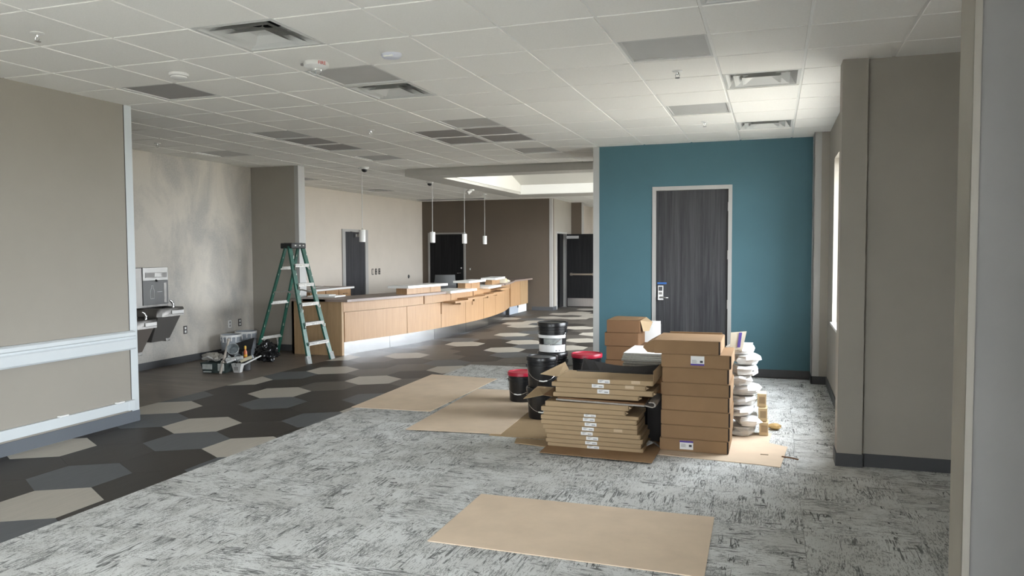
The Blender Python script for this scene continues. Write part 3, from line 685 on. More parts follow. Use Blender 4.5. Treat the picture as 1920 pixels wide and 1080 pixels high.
MB().box(.10, .112, -.325, .135, 1.235, 1.415)  .build('filler_header', m_fhead, t, bevel=.004)
MB().prism([(-.28, 1.275), (.11, 1.275), (.11, 1.345), (-.28, 1.345)], 'x', .112, .116).build('display_panel', m_lens_d, t)
MB().box(.116, .118, -.12, .01, 1.285, 1.335).build('display_window', m_fhead, t)
MB().box(.10, .109, -.325, .135, .90, 1.235).build('filler_recess', mat('dark_grey_recess', (.11, .11, .11), .45), t, bevel=.003)
MB().box(.109, .112, .05, .10, .92, 1.20).build('recess_reflector', m_steel_d, t)
bo = [(-.195, .985), (-.125, .985), (-.125, 1.10), (-.145, 1.135), (-.145, 1.165), (-.175, 1.165), (-.175, 1.135), (-.195, 1.10)]
MB().tube([(.110, a, z) for a, z in bo+bo[:1]], .003, 5).build('bottle_mark', m_white, t)
MB().box(.109, .111, -.07, .02, 1.075, 1.079).build('fill_line', m_white, t)
MB().tube([(.108, -.09, 1.24), (.13, -.09, 1.225)], .014, 8).build('nozzle', m_black, t)

# ------------------------------------------------------------------ step ladder
t = thing('step_ladder', 'paint spattered green fibreglass step ladder standing before the reception desk', 'ladder', (-6.78, 9.86, 0), rz=-.08)
FZ = 1.70; m_boot = mat('scuffed_boot', (.22, .23, .22), .6, var=.3, vscale=30)
def frp(sx, z):   # front rail point (front is +x): sx = -1 near, 1 far
    k = z/FZ; return Vector((.46-k*.42, sx*(.262-k*.115), z))
def bkp(sx, z):
    k = z/FZ; return Vector((-.56+k*.53, sx*(.245-k*.105), z))
for s in (-1, 1):
    r_ = MB().bar(frp(s, .0), frp(s, FZ), .028, .078, up=(0, s, 0)).build('front_rail', m_green, t)
    MB().bar(frp(s, .0)+Vector((.0, s*.016, 0)), frp(s, .11)+Vector((.0, s*.016, 0)), .034, .088, up=(0, s, 0)).build('foot_boot', m_boot, t)
    r_ = MB().bar(bkp(s, .03), bkp(s, FZ-.02), .024, .05, up=(0, s, 0)).build('rear_rail', m_green, t)
    MB().bar(bkp(s, .0), bkp(s, .06), .03, .06, up=(0, s, 0)).build('foot_boot', m_boot, t)
    # paint splashes on the rails
    for k in range(5):
        z = .5+.25*k+random.random()*.1; q = frp(s, z); MB().cbox((q.x+.043, q.y, q.z), (.003, .016, .02+random.random()*.03)).build('paint_spot', m_paint_s, t)
        q = bkp(s, z); MB().cbox((q.x, q.y-.014, q.z), (.03, .004, .03+random.random()*.05)).build('paint_spot', m_paint_s, t)
for k, z in enumerate((.29, .575, .86, 1.145, 1.43)):
    a, c = frp(-1, z), frp(1, z)
    st = MB().box(a.x-.045, a.x+.045, a.y+.01, c.y-.01, z-.012, z+.012).box(a.x+.03, a.x+.045, a.y+.01, c.y-.01, z-.034, z).build('step', m_alu, t)
    MB().cbox((a.x+.046, (a.y+c.y)/2+.03*(k % 3-1), z-.014), (.003, .05, .018)).build('paint_spot', m_paint_s, st)
    for s in (-1, 1):
        q = frp(s, z); MB().bar((q.x+.02, q.y*.82, z-.015), (q.x+.045, q.y*.985, z-.075 if k else z-.20), .012, .02).build('step_brace', m_alu, t)
for z in (.33, .86, 1.38):
    a, c = bkp(-1, z), bkp(1, z); MB().box(a.x-.012, a.x+.012, a.y, c.y, z-.022, z+.022).build('rear_bar', m_alu, t)
    if z < .5:
        for s in (-1, 1):
            q, q2 = bkp(s, .10), bkp(s, z); MB().tube([(q.x, q.y, q.z), (q.x+.02, q.y*.86, .22), (q2.x, q2.y*.55, z-.02)], .012, 6).build('rear_brace', m_alu, t)
for s in (-1, 1):
    a, c = bkp(s, 1.02), frp(s, 1.0); mid = (a+c)/2+Vector((0, 0, .035))
    MB().bar(a, mid, .006, .022).bar(mid, c, .006, .022).build('spreader', m_alu, t)
tc_ = MB().box(-.115, .095, -.165, .165, FZ-.03, FZ+.05).build('top_cap', m_blackm, t, bevel=.012)
MB().box(-.085, .065, -.12, .12, FZ+.048, FZ+.054).build('tool_tray', m_black, tc_, bevel=.002)
for s in (-.08, .02, .1): MB().cbox((.097, s, FZ+.015), (.004, .03, .02)).build('paint_spot', m_paint_s, tc_)
MB().cbox((frp(-1, .75).x, frp(-1, .75).y-.0155, .75), (.035, .002, .20)).build('sticker', m_lens, t)

# ------------------------------------------------------------------ reception desk
desk = thing('reception_desk', 'long curved maple reception desk with white ledges and steel toe kick', 'desk', (0, 0, 0))
ACX, AR, AYC = -5.715-13.08, 13.08, 14.5
def arc(y, off=0):           # front of the desk in plan; circle part
    return (ACX+math.sqrt(max(0, (AR+off)**2-(y-AYC)**2)), y)
def wallseg(y0, y1, off0, off1, z0, z1, n=None, xoff=0):
    n = n or max(2, int((y1-y0)/.2)); b = MB(); rings = []
    for k in range(n+1):
        y = y0+(y1-y0)*k/n; a = arc(y, off0); c = arc(y, off1)
        rings.append([(a[0], y, z0), (c[0], y, z0), (c[0], y, z1), (a[0], y, z1)])
    return b.loft(rings)
YA, YZ = 10.56, 18.3
wallseg(YA, YZ, -.60, -.09, .0, .2).build('toe_core', mat('dark_core', (.05, .045, .04), .8), desk)
tk = [YA-.07, 11.6, 12.9, 14.2, 15.6, 17.0, YZ]
for a, c in zip(tk[:-1], tk[1:]): wallseg(a+.004, c-.004, -.10, -.075, 0, .205).build('toe_kick', brushed_mat('toe_stainless', (.45, .45, .455), .2), desk, smooth=True)
# lower door panels
lp = [10.52, 11.95, 13.02, 14.02, 15.02, 15.95, 17.1, YZ]
for a, c in zip(lp[:-1], lp[1:]): wallseg(a+.006, c-.006, -.03, .0, .205, .672).build('front_panel', m_maple, desk, smooth=True)
wallseg(YA-.06, YZ, -.60, -.03, .2, .84).build('carcass', m_oak_s, desk)
# fascia band under the counter (from the near end to the first slot, then broken by ledges)
fp = [YA-.09, 12.42, 13.35, 14.36, 15.5, 16.6, YZ]
for a, c in zip(fp[:-1], fp[1:]): wallseg(a+.008, c-.008, -.05, .02, .685, .838).build('fascia', m_maple, desk, smooth=True)
# near end panel
MB().box(-7.24, -6.335, YA-.12, YA-.06, .0, .84).build('end_panel', m_oak_s, desk)
MB().box(-7.24, -7.20, YA-.12, YA+.7, 0, .84).build('end_panel', m_oak_s, desk)
# counter top (brown laminate) around the near end and along the curve
cb = MB(); rings = []
for k in range(25):
    y = (YA-.16)+(12.95-YA+.16)*k/24; c = arc(max(y, YA-.1), .14); a = arc(max(y, YA-.1), -.62)
    rings.append([(a[0], y, .842), (c[0], y, .842), (c[0], y, .880), (a[0], y, .880)])
cb.loft(rings).box(-7.27, -6.6, YA-.16, YA+.5, .8425, .8795).build('counter', m_counter, desk)
wallseg(16.35, YZ, -.62, .14, .842, .88).build('counter', m_counter, desk)
# straight far wing
MB().box(-6.9, -6.27, YZ, 19.75, .2, .84).build('far_wing', m_maple, desk)
MB().box(-6.262, -6.25, YZ+.02, 19.1, .21, .838).build('front_panel', m_maple, desk); MB().box(-6.262, -6.25, 19.11, 19.76, .21, .838).build('front_panel', m_oak_s, desk)
MB().box(-6.8, -6.30, YZ, 19.72, .0, .2).build('far_toe', m_dark, desk)
MB().box(-6.30, -6.29, 18.35, 19.02, 0, .205).build('toe_kick', mat('blue_grey_tile', (.32, .35, .40), .35, var=.12, vscale=14), desk)
MB().box(-6.30, -6.288, 19.03, 19.74, 0, .205).build('toe_kick', mat('pale_steel', (.62, .63, .62), .4), desk)
MB().cbox((-6.285, 19.0, .17), (.02, .06, .06)).build('toe_socket', m_black, desk)
MB().box(-6.95, -6.13, YZ, 19.80, .842, .88).build('counter', m_counter, desk)
# raised ledges and low white ledges
def ledge(y0, y1, back, front, z0, z1, slab, slots=()):
    bd = [y0]+list(slots)+[y1]
    for a, c in zip(bd[:-1], bd[1:]): wallseg(a+.006, c-.006, back+.06, front, z0, z1).build('ledge_body', m_maple, desk, smooth=True)
    wallseg(slab[0], slab[1], back-.02, front+.10, z1, z1+.042).build('ledge_top', m_quartz, desk, smooth=True)
ledge(11.92, 12.98, -.24, .02, .88, .988, (11.82, 13.05), (12.62,))
ledge(14.06, 14.86, -.24, -.02, .84, .988, (14.02, 14.95), (14.36,))
ledge(15.72, 16.5, -.24, -.02, .84, .988, (15.66, 16.65), (16.1,))
for a, c in ((13.06, 14.2), (14.88, 15.8)): wallseg(a, c, -.45, .17, .838, .881).build('low_ledge', m_quartz, desk, smooth=True)
wallseg(15.85, 16.4, -.45, .12, .838, .879).build('low_ledge', m_counter, desk, smooth=True)
for a, c, z in ((13.10, 13.82, .655), (13.62, 14.55, .685), (14.45, 15.25, .70), (14.98, 15.95, .715), (15.5, 16.3, .775)):
    sh = wallseg(a, c, 0, .24, z, z+.034).build('bag_shelf', m_maple, desk)
    y = (a+c)/2; q = arc(y, .03); MB().box(q[0]-.02, q[0]+.14, y-.012, y+.012, z-.05, z).build('bracket', m_oak_s, sh)
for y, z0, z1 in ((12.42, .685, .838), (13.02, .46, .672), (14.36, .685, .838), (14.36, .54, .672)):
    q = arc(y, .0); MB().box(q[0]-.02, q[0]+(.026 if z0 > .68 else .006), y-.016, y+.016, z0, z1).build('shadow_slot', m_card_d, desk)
# things behind / on the desk
t = thing('office_chair', 'grey shell office chair behind the reception desk', 'chair', (-6.66, 15.15, 0), rz=math.radians(22))
def shell(w, h, n=8, mz=6):
    b = MB(); rings = []
    for k in range(mz+1):
        v = k/mz; ww = w*(.86+.14*math.sin(math.pi*min(1, v*.9+.2))); 
        rings.append([((u_/n-.5)*ww, -.06*math.cos((u_/n-.5)*2.6)+.10*(v-.5)**2+.04*v, v*h) for u_ in range(n+1)]+[((u_/n-.5)*ww, .02-.06*math.cos((u_/n-.5)*2.6)+.10*(v-.5)**2+.04*v, v*h) for u_ in range(n, -1, -1)])
    return b.loft(rings)
m_chair = mat('grey_polypropylene', (.075, .077, .079), .55)
shell(.50, .50).xf(Matrix.Translation((0, .27, .60))).build('backrest', m_chair, t, smooth=True, bevel=0)
MB().box(-.24, .24, -.22, .24, .45, .50).build('seat', m_chair, t, bevel=.02)
MB().tube([(0, 0, .10), (0, 0, .45)], .025, 10).build('column', m_chrome, t)
for k in range(5):
    a = k*math.tau/5; lg = MB().bar((0, 0, .12), (.28*math.cos(a), .28*math.sin(a), .07), .04, .03).build('leg', m_black, t)
    MB().lathe([(.03, -.03), (.03, .0)], 10).xf(Matrix.Translation((.27*math.cos(a), .27*math.sin(a), .045))).build('castor', m_black, lg)
MB().bar((0, .18, .46), (0, .26, .68), .06, .02).build('back_support', m_black, t)
t = thing('small_carton', 'small yellow and white printed carton lying on the far desk counter', 'box', (-6.02, 16.85, .8805), rz=.3)
MB().box(-.16, .16, -.20, .20, 0, .10).build('body', mat('cream_card', (.66, .60, .48), .8), t, bevel=.003)
MB().box(.161, .163, -.16, .02, .03, .085).build('print', mat('yellow_ink', (.75, .55, .12), .7), t)
MB().box(-.12, .2, -.24, -.20, .0, .02).build('flap', mat('cream_card', (.66, .60, .48), .8), t)
t = thing('paper_bag', 'crumpled cream paper on the counter beside the small carton', 'paper', (-6.02, 17.25, .8805))
MB().lathe([(.11, 0), (.13, .02), (.09, .05), (.04, .065)], 9).build('wad', mat('cream_card', (.66, .60, .48), .8), t)
# back counter with drawers
t = thing('back_counter', 'low maple back counter with drawers and a white edged brown top', 'cabinet', (-8.74, 13.2, 0))
MB().box(-.69, .66, -.95, .45, .09, .88).build('body', m_oak_s, t)
MB().box(-.67, .60, -.9, .40, 0, .09).build('plinth', m_dark, t)
MB().box(-.70, .72, -1.0, .52, .880, .915).build('top_edge', m_quartz, t, bevel=.003)
MB().box(-.69, .70, -.97, .50, .9152, .918).build('top_surface', m_counter, t)
MB().box(-.70, -.68, -1.0, .95, .9185, 1.01).build('backsplash', m_quartz, t)
for k in range(3):
    x0 = -.55+k*.41
    dr = MB().box(x0, x0+.40, -.975, -.951, .71, .87).build('drawer', m_maple, t, bevel=.002); MB().tube([(x0+.14, -.975, .79), (x0+.15, -1.0, .79), (x0+.25, -1.0, .79), (x0+.26, -.975, .79)], .005, 6).build('pull', m_steel_d, dr)
    MB().box(x0, x0+.40, -.975, -.951, .10, .70).build('cabinet_door', m_maple, t, bevel=.002)
for y0 in (-.93, -.46, .0):
    dr = MB().box(.661, .682, y0, y0+.44, .71, .87).build('drawer', m_maple, t, bevel=.002); MB().tube([(.682, y0+.14, .79), (.705, y0+.15, .79), (.705, y0+.28, .79), (.682, y0+.29, .79)], .005, 6).build('pull', m_steel_d, dr)
    MB().box(.661, .682, y0, y0+.44, .10, .70).build('cabinet_door', m_maple, t, bevel=.002)
t = thing('paper_sheets', 'white paper strips lying on the back counter top', 'paper', (-8.35, 12.9, .9185), rz=.5)
MB().box(-.22, .22, -.03, .03, 0, .004).build('strip', m_label, t); MB().bar((-.05, -.02, .006), (.10, .09, .035), .05, .003).build('strip', m_label, t)
t = thing('white_board_offcut', 'white board lying along the desk end behind the ladder', 'board', (-6.95, 11.0, .8805), rz=.05)
MB().box(-.25, .25, -.18, .18, 0, .022).build('slab', m_quartz, t, bevel=.002); MB().box(-.22, .1, -.1, .12, .022, .034).build('offcut', m_label, t)

# ------------------------------------------------------------------ cardboard sheets on the floor
def sheet(name, label, pts, z=.004, m=m_sheet, th=.005, curl=0):
    cx = sum(p[0] for p in pts)/len(pts); cy = sum(p[1] for p in pts)/len(pts)
    o = MB().prism([(x-cx, y-cy) for x, y in pts], 'z', 0, th).build(name, m, loc=(cx, cy, z)); return tag(o, label, 'cardboard', 'cardboard sheets on the floor')
sheet('cardboard_sheet', 'large tan board sheet lying alone on the carpet in the foreground', [(-1.817, 3.861), (-.306, 3.845), (-.321, 4.747), (-1.827, 4.73)])
sheet('cardboard_sheet', 'brown board sheet farthest left, half on the hexagon floor', [(-4.141, 6.994), (-3.268, 7.038), (-3.29, 9.101), (-4.225, 9.177)])
sheet('cardboard_sheet', 'brown board sheet under the red-lidded pail', [(-3.141, 6.237), (-2.259, 6.33), (-2.36, 8.40), (-3.257, 8.339)], z=.0095)
sheet('cardboard_sheet', 'olive tan board under the double black pails', [(-2.35, 6.278), (-1.80, 6.296), (-1.78, 7.9), (-2.36, 7.9)], m=m_card_l)
sheet('cardboard_sheet', 'small tan board tucked at the left foot of the flat cartons', [(-2.044, 6.07), (-1.70, 6.02), (-1.70, 6.25), (-2.08, 6.235)], m=m_card_l, z=.0095)
sheet('cardboard_sheet', 'brown board strip under the front of the flat cartons', [(-1.752, 5.828), (-.854, 5.789), (-.845, 6.52), (-1.76, 6.52)], m=m_card, z=.015, th=.004)
sheet('cardboard_sheet', 'notched board sheet under the tall stack of brown cartons', [(-.94, 6.10), (-.084, 6.028), (.067, 5.999), (.128, 6.645), (-.02, 6.733), (.004, 7.09), (-.255, 7.054), (-.94, 7.05)])
o = MB().box(-.03, .03, -.012, .012, 0, .002).build('tape_scrap', mat('brown_tape', (.25, .18, .11), .5), loc=(-.05, 6.33, .0095)); tag(o, 'short brown tape scrap stuck on the notched board', 'tape')
o = MB().tube([(-.06, .03, .006), (0, 0, .010), (.06, -.02, .006)], .006, 6).build('cardboard_sliver', m_card_d, loc=(.14, 6.27, .006)); tag(o, 'thin dark cardboard sliver at the edge of the notched board', 'scrap')
# crumpled tan wad on the carpet
b = MB(); n1, n2 = 9, 14
rings = []
for k in range(1, n1):
    th_ = math.pi*k/n1
    rings.append([(.055*math.sin(th_)*math.cos(f*math.tau/n2)*(1+.45*noise.noise(Vector((k*.7, f*.8, 1)))), .05*math.sin(th_)*math.sin(f*math.tau/n2)*(1+.45*noise.noise(Vector((k*.7, f*.8, 5)))), .028-.028*math.cos(th_)*(1+.3*noise.noise(Vector((f, k, 2))))) for f in range(n2)])
o = b.loft(rings)
MB.add(o, [(-.12, -.02, .01), (-.05, .01, .035), (-.05, -.03, .02), (-.04, .0, .05)], [(0, 2, 1), (0, 1, 3), (0, 3, 2)])
o = o.build('crumpled_wrapper', mat('tan_foam', (.50, .33, .13), .7, var=.2, vscale=30), loc=(.03, 7.27, .006)); tag(o, 'crumpled tan wrapper lying alone on the carpet near the window', 'wrapper')

# ------------------------------------------------------------------ stack of flat cartons
def flat_carton(label, x0, x1, z0, z1, y0=6.05, dpt=.39, lab=None, m=m_card_l, rz=0, end_open=False, tape=None):
    cx = (x0+x1)/2; w = (x1-x0)/2; h = z1-z0-.002
    t = thing('flat_carton', label, 'cardboard box', (cx, y0, z0), rz, group='flat cartons in the left stack')
    MB().prism([(.003, 0), (dpt, 0), (dpt, h), (.003, h)], 'x', -w+.004, w-.004).build('body', m, t, bevel=.0012)
    MB().box(-w, w-.012, -.001, .003, .003, h-.003).build('front_flap', m, t)
    MB().box(w-.004, w, .012, dpt-.01, .002, h-.001).build('end_flap', m, t)
    if end_open: MB().prism([(w-.02, 0), (w+.025, h*.5), (w-.02, h)], 'y', .012, .016).build('tuck_flap', m, t)
    if lab is not None:
        l = MB().box(lab, lab+.098, -.0025, -.001, max(.004, h*.14), h-.004).build('label', m_label, t)
        pr = MB()
        for k in range(9): pr.box(lab+.058+k*.0035, lab+.058+k*.0035+(.0022 if k % 2 else .0012), -.0031, -.0025, h*.30, h*.55)
        for k in range(3): pr.box(lab+.012, lab+.03+.008*k, -.0031, -.0025, h*.42+k*.006, h*.42+k*.006+.0018)
        pr.build('print', m_ink, l)
    if tape: MB().box(tape, tape+.07, -.0022, -.001, h*.3, h-.002).build('tape', mat('glossy_tape', (.52, .39, .25), .3), t)
    return t
rows = [(-1.747, -.961, .019, .050, -.060), (-1.762, -.978, .050, .086, -.060), (-1.756, -.967, .086, .124, -.060), (-1.768, -.984, .124, .161, -.09), (-1.787, -1.007, .161, .199, -.06),
        (-1.802, -1.007, .199, .238, -.03), (-1.805, -1.013, .238, .276, -.04), (-1.783, -.999, .276, .306, -.05), (-1.802, -1.103, .306, .347, None), (-1.767, -1.077, .347, .392, None)]
ordn = ['lowest', 'second', 'third', 'fourth', 'fifth', 'sixth', 'seventh', 'eighth', 'ninth', 'tenth']
for k, (a, c, z0, z1, lb) in enumerate(rows):
    lab = ['%s flat tan carton from the floor in the left stack' % ordn[k]][0]
    flat_carton(lab, a, c, z0, z1, lab=lb, end_open=k in (8, 9), tape=.20 if k == 4 else None)
# grey rolled foam board between the two halves of the stack
t = thing('folded_board', 'dark folded grey board sandwiched in the middle of the flat cartons', 'cardboard', (-1.25, 6.03, .393))
MB().prism([(-.42, .012), (.30, .0), (.30, .012), (-.42, .024)], 'y', 0, .42).build('lower_sheet', mat('grey_board', (.34, .31, .28), .85, var=.15, vscale=40), t)
MB().prism([(-.41, .024), (.30, .012), (.30, .024), (-.41, .036)], 'y', .01, .42).build('upper_sheet', m_card_d, t)
rl = MB(); prof = [(.30, 0), (.36, -.010), (.385, .0), (.387, .022), (.37, .036), (.33, .034)]
MB().prism(prof+[(.33, .028), (.365, .028), (.376, .016), (.374, .002), (.36, -.003), (.30, .008)], 'y', .02, .42).build('rolled_edge', mat('grey_board', (.34, .31, .28), .85), t)
t = thing('open_carton_flap', 'bent cardboard flap poking out left from the middle of the flat cartons', 'cardboard', (-1.80, 6.12, .395))
MB().add([(-.0, -.02, .03), (-.17, -.03, -.01), (-.12, .22, .055), (.02, .24, .05), (0, -.02, .034), (-.17, -.03, -.006), (-.12, .22, .059), (.02, .24, .054)], [(0, 1, 2, 3), (7, 6, 5, 4), (0, 4, 5, 1), (1, 5, 6, 2), (2, 6, 7, 3), (3, 7, 4, 0)]).build('flap', m_card_l, t)
MB().add([(.0, -.02, .03), (.08, -.02, .022), (.08, .25, .03), (.02, .24, .05), (0, -.02, .034), (.08, -.02, .026), (.08, .25, .034), (.02, .24, .054)], [(0, 1, 2, 3), (7, 6, 5, 4), (0, 4, 5, 1), (1, 5, 6, 2), (2, 6, 7, 3), (3, 7, 4, 0)]).build('panel', m_card, t)
up = [('lowest flat tan carton above the folded grey board', -1.699, -.997, .432, .470, None, None), ('flat tan carton second above the folded grey board', -1.678, -.883, .470, .515, -.05, None),
      ('flat tan carton third above the folded grey board, with tape', -1.711, -.94, .515, .555, -.05, .22)]
for l, a, c, z0, z1, lb, tp in up: flat_carton(l, a, c, z0, z1, lab=lb, tape=tp, end_open=True)
# top carton, opened, with flaps
t = flat_carton('topmost flat tan carton, opened with raised side flaps and a dark lid', -1.668, -.885, .555, .594, lab=-.05, tape=.22)
w = .39
MB().add([(-w+.002, .01, .038), (-w+.002, .385, .038), (-w-.10, .64, .066), (-w-.155, .04, .046), (-w+.002, .01, .041), (-w+.002, .385, .041), (-w-.10, .64, .069), (-w-.155, .04, .049)], [(0, 1, 2, 3), (7, 6, 5, 4), (0, 4, 5, 1), (1, 5, 6, 2), (2, 6, 7, 3), (3, 7, 4, 0)]).build('left_flap', m_card_l, t)
MB().add([(w-.004, .05, .0), (w+.035, .30, .06), (w+.035, .33, .155), (w-.012, .10, .105), (w-.001, .05, .0), (w+.038, .30, .06), (w+.038, .33, .155), (w-.009, .10, .105)], [(0, 1, 2, 3), (7, 6, 5, 4), (0, 4, 5, 1), (1, 5, 6, 2), (2, 6, 7, 3), (3, 7, 4, 0)]).build('right_flap', m_card_l, t)
ls = []
for k in range(9):
    u_ = k/8; x = -w+.10+u_*(2*w-.06); z = .105-.045*math.sin(math.pi*u_)+.02*(1-u_)
    ls.append([(x, .395, .030), (x, .52, z), (x, .523, z+.002), (x, .40, .030)])
MB().loft(ls, closed=True).build('lid', m_inside, t)  # cardboard lid coloured near black for the shade on it
MB().box(-w+.08, w-.01, .345, .395, .0375, .041).build('lid_shade_strip', m_inside, t)  # dark strip painting the shade at the foot of the lid

# ------------------------------------------------------------------ tall stack of brown cartons
def carton(label, x0, x1, z0, z1, y0=6.235, dpt=.55, m=m_card, label_at=None, name='shipping_carton', group='brown cartons in the right stack', seam=True, holes=False):
    w = (x1-x0)/2; h = z1-z0-.0015
    t = thing(name, label, 'cardboard box', ((x0+x1)/2, y0, z0), group=group)
    MB().box(-w+.004, w-.004, .003, dpt, 0, h-.002).build('body', m, t, bevel=.0015)
    MB().box(-w, w-.014, -.003, .003, .005, h-.003).build('front_flap', m, t)
    MB().box(-w+.002, w-.004, 0, dpt, h-.002, h+.001).build('lid', m, t)
    MB().box(w-.004, w-.001, .02, dpt-.012, .004, h-.003).build('side_flap', m, t)
    MB().box(w-.014, w-.0035, -.0004, .0042, .004, h-.004).build('seam', m_inside, t) if seam else None
    if label_at:
        lx, lz0, lz1, top = label_at
        l = MB().box(lx, lx+.105, -.0045, -.003, lz0, lz1).build('label', m_label, t)
        bz = (lz1-.014, lz1) if top else (lz0, lz0+.014)
        MB().box(lx, lx+.105, -.0051, -.0045, *bz).build('band', m_purple, l)
        pr = MB()
        for k in range(4): pr.box(lx+.01, lx+.05-.007*(k % 2), -.005, -.0045, lz0+.02+k*.007, lz0+.022+k*.007)
        pr.box(lx+.072, lx+.094, -.005, -.0045, lz0+.022, lz0+.04); pr.build('print', m_ink, l)
    return t
bs = [('bottom brown carton of the tall stack, with a purple banded label', -.855, -.316, .0095, .112, (-.11, .018, .088, True)), ('second brown carton from the floor in the tall stack', -.845, -.309, .112, .222, None),
      ('third brown carton from the floor in the tall stack', -.846, -.306, .222, .341, None), ('middle brown carton of the tall stack, fourth from the floor', -.842, -.312, .341, .460, None),
      ('fifth brown carton from the floor in the tall stack', -.846, -.306, .460, .565, None), ('sixth brown carton from the floor in the tall stack', -.838, -.318, .565, .686, None),
      ('carton with a picture label just under the top box of the tall stack', -.846, -.302, .686, .795, (-.04, .022, .097, False))]
for l, a, c, z0, z1, lb in bs: carton(l, a, c, z0, z1, label_at=lb)
t = carton('topmost wide carton of the tall stack, end flap bulging to the left', -.905, -.385, .7955, .905, y0=6.225, dpt=.56, name='shipping_carton')
w = .26
MB().loft([[(-w, 0, .003), (-w-.055, .02, .004), (-w-.093, .03, .042), (-w-.07, .03, .075), (-w, 0, .106)], [(-w, .30, .003), (-w-.05, .28, .006), (-w-.075, .28, .05), (-w-.06, .28, .08), (-w, .30, .107)], [(-w, .56, .003), (-w-.02, .50, .02), (-w-.03, .50, .07), (-w-.02, .50, .09), (-w, .56, .107)]]).build('end_flap', m_card, t)
MB().tube([(.0+.15*math.cos(a*math.tau/28), .30+.13*math.sin(a*math.tau/28), .1075) for a in range(29)], .0016, 4).build('oval_crease', m_card_d, t)
for x in (-.13, -.005): MB().box(x-.001, x+.001, -.002, -.001, .002, .104).build('fold_line', m_card_d, t)
MB().box(-.20, .24, .545, .558, .107, .122).build('back_lip', m_card, t)
# odd cartons behind the tall stack
t = thing('cardboard_box', 'small brown box standing behind the topmost carton', 'cardboard box', (-.47, 6.85, .601)); MB().box(-.06, .075, 0, .1, 0, .28).build('body', m_card, t); MB().box(-.055, .065, .002, .098, .28, .285).build('top_flap', m_card, t)
t = thing('cardboard_box', 'big brown carton hidden behind the tall stack', 'cardboard box', (-.62, 6.83, .010)); MB().box(-.3, .2, 0, .42, 0, .588).build('body', m_card_d, t, bevel=.002); MB().box(-.3, .2, .205, .215, .588, .590).build('tape', m_card_l, t)
t = thing('opened_carton_lid', 'cream printed carton lid sticking up behind the tall stack', 'cardboard', (-.285, 6.84, .80), rz=.25)
m_cream = mat('cream_card', (.66, .60, .48), .8)
MB().add([(-.06, 0, -.03), (.045, 0, -.03), (.085, .03, .125), (-.05, .02, .115), (-.06, .006, -.03), (.045, .006, -.03), (.085, .036, .125), (-.05, .026, .115)], [(0, 3, 2, 1), (4, 5, 6, 7), (0, 1, 5, 4), (1, 2, 6, 5), (2, 3, 7, 6), (3, 0, 4, 7)]).build('panel', m_cream, t)
MB().add([(.000, -.002, -.01), (.024, -.002, -.01), (.045, .020, .115), (.020, .020, .115), (.0, 0, -.01), (.024, 0, -.01), (.045, .022, .115), (.02, .022, .115)], [(0, 3, 2, 1), (4, 5, 6, 7), (0, 1, 5, 4), (1, 2, 6, 5), (2, 3, 7, 6), (3, 0, 4, 7)]).build('print', m_purple, t)
# white packets behind the stack, lit by the window
m_pack = mat('white_foam_wrap', (.84, .84, .83), .6)
def packet(label, x, y, z, w, d, h, rz, seed):
    b = MB(); rings = []
    for k in range(6):
        v = k/5; sc = 1-.25*abs(v-.5)**1.5*2
        ring = []
        for u_ in range(11):
            a = u_*math.tau/11; cx_, sy_ = math.cos(a), math.sin(a); q = (abs(cx_)**4+abs(sy_)**4)**-.25
            r_ = 1+.42*noise.noise(Vector((cx_*1.7+seed, sy_*1.7, v*2.2)))
            ring.append((w/2*cx_*q*sc*r_, d/2*sy_*q*sc*r_, h*v+.25*h*noise.noise(Vector((cx_*2, sy_*2+seed, v)))*(0 if k == 0 else 1)))
        rings.append(ring)
    t = thing('foam_packet', label, 'packaging', (x, y, z), rz, group='white packets piled by the window')
    b.loft(rings).build('wrap', m_pack, t)
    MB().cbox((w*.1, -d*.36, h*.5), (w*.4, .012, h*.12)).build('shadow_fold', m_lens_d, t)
pk = [('lowest white foam packet in the pile behind the cartons', 0), ('second white foam packet from the floor behind the cartons', 1), ('third white foam packet from the floor behind the cartons', 2), ('fourth white foam packet from the floor behind the cartons', 3),
      ('fifth white foam packet from the floor behind the cartons', 4), ('sixth white foam packet from the floor behind the cartons', 5), ('seventh white foam packet from the floor behind the cartons', 6), ('eighth white foam packet, one below the top of the pile', 7), ('topmost white foam packet behind the cartons', 8)]
for l, k in pk: packet(l, -.235+.03*math.sin(k*2.1), 7.02+.02*math.cos(k*1.7), .010+k*.089, .21, .30, .076, .25*math.sin(k*1.3), k*3.1)
for k, (z, l) in enumerate(((.0, 'lowest cream packing block beside the white packets'), (.12, 'middle cream packing block beside the white packets'), (.24, 'upper cream packing block beside the white packets'))):
    t = thing('packing_block', l, 'packaging', (-.065-.010*k, 7.02+.03*k, .010+z)); MB().box(-.035, .04, -.05, .10, 0, .115).build('block', mat('cream_kraft', (.62, .47, .28), .8), t, bevel=.004); MB().box(-.02, .03, -.053, -.05, .03, .09).build('edge_fold', m_card_l, t)

# ------------------------------------------------------------------ cartons, foam board and tile stack near the teal wall
TS = [('lowest brown carton of the stack against the teal wall', -1.86, -1.40, .003, .165), ('second brown carton of the stack against the teal wall', -1.88, -1.42, .165, .325), ('third brown carton of the stack against the teal wall', -1.87, -1.41, .325, .490),
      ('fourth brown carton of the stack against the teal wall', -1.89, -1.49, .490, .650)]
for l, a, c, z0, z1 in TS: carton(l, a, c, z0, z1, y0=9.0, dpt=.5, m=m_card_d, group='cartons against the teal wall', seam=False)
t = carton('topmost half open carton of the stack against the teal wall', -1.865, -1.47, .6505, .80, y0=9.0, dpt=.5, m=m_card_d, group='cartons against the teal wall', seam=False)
w = .1975
MB().add([(w, .02, .145), (w, .48, .15), (w+.085, .42, .10), (w+.06, .30, .0), (w+.03, .04, .02)], [(0, 1, 2), (0, 2, 3), (0, 3, 4)]).build('torn_flap', m_card_l, t)
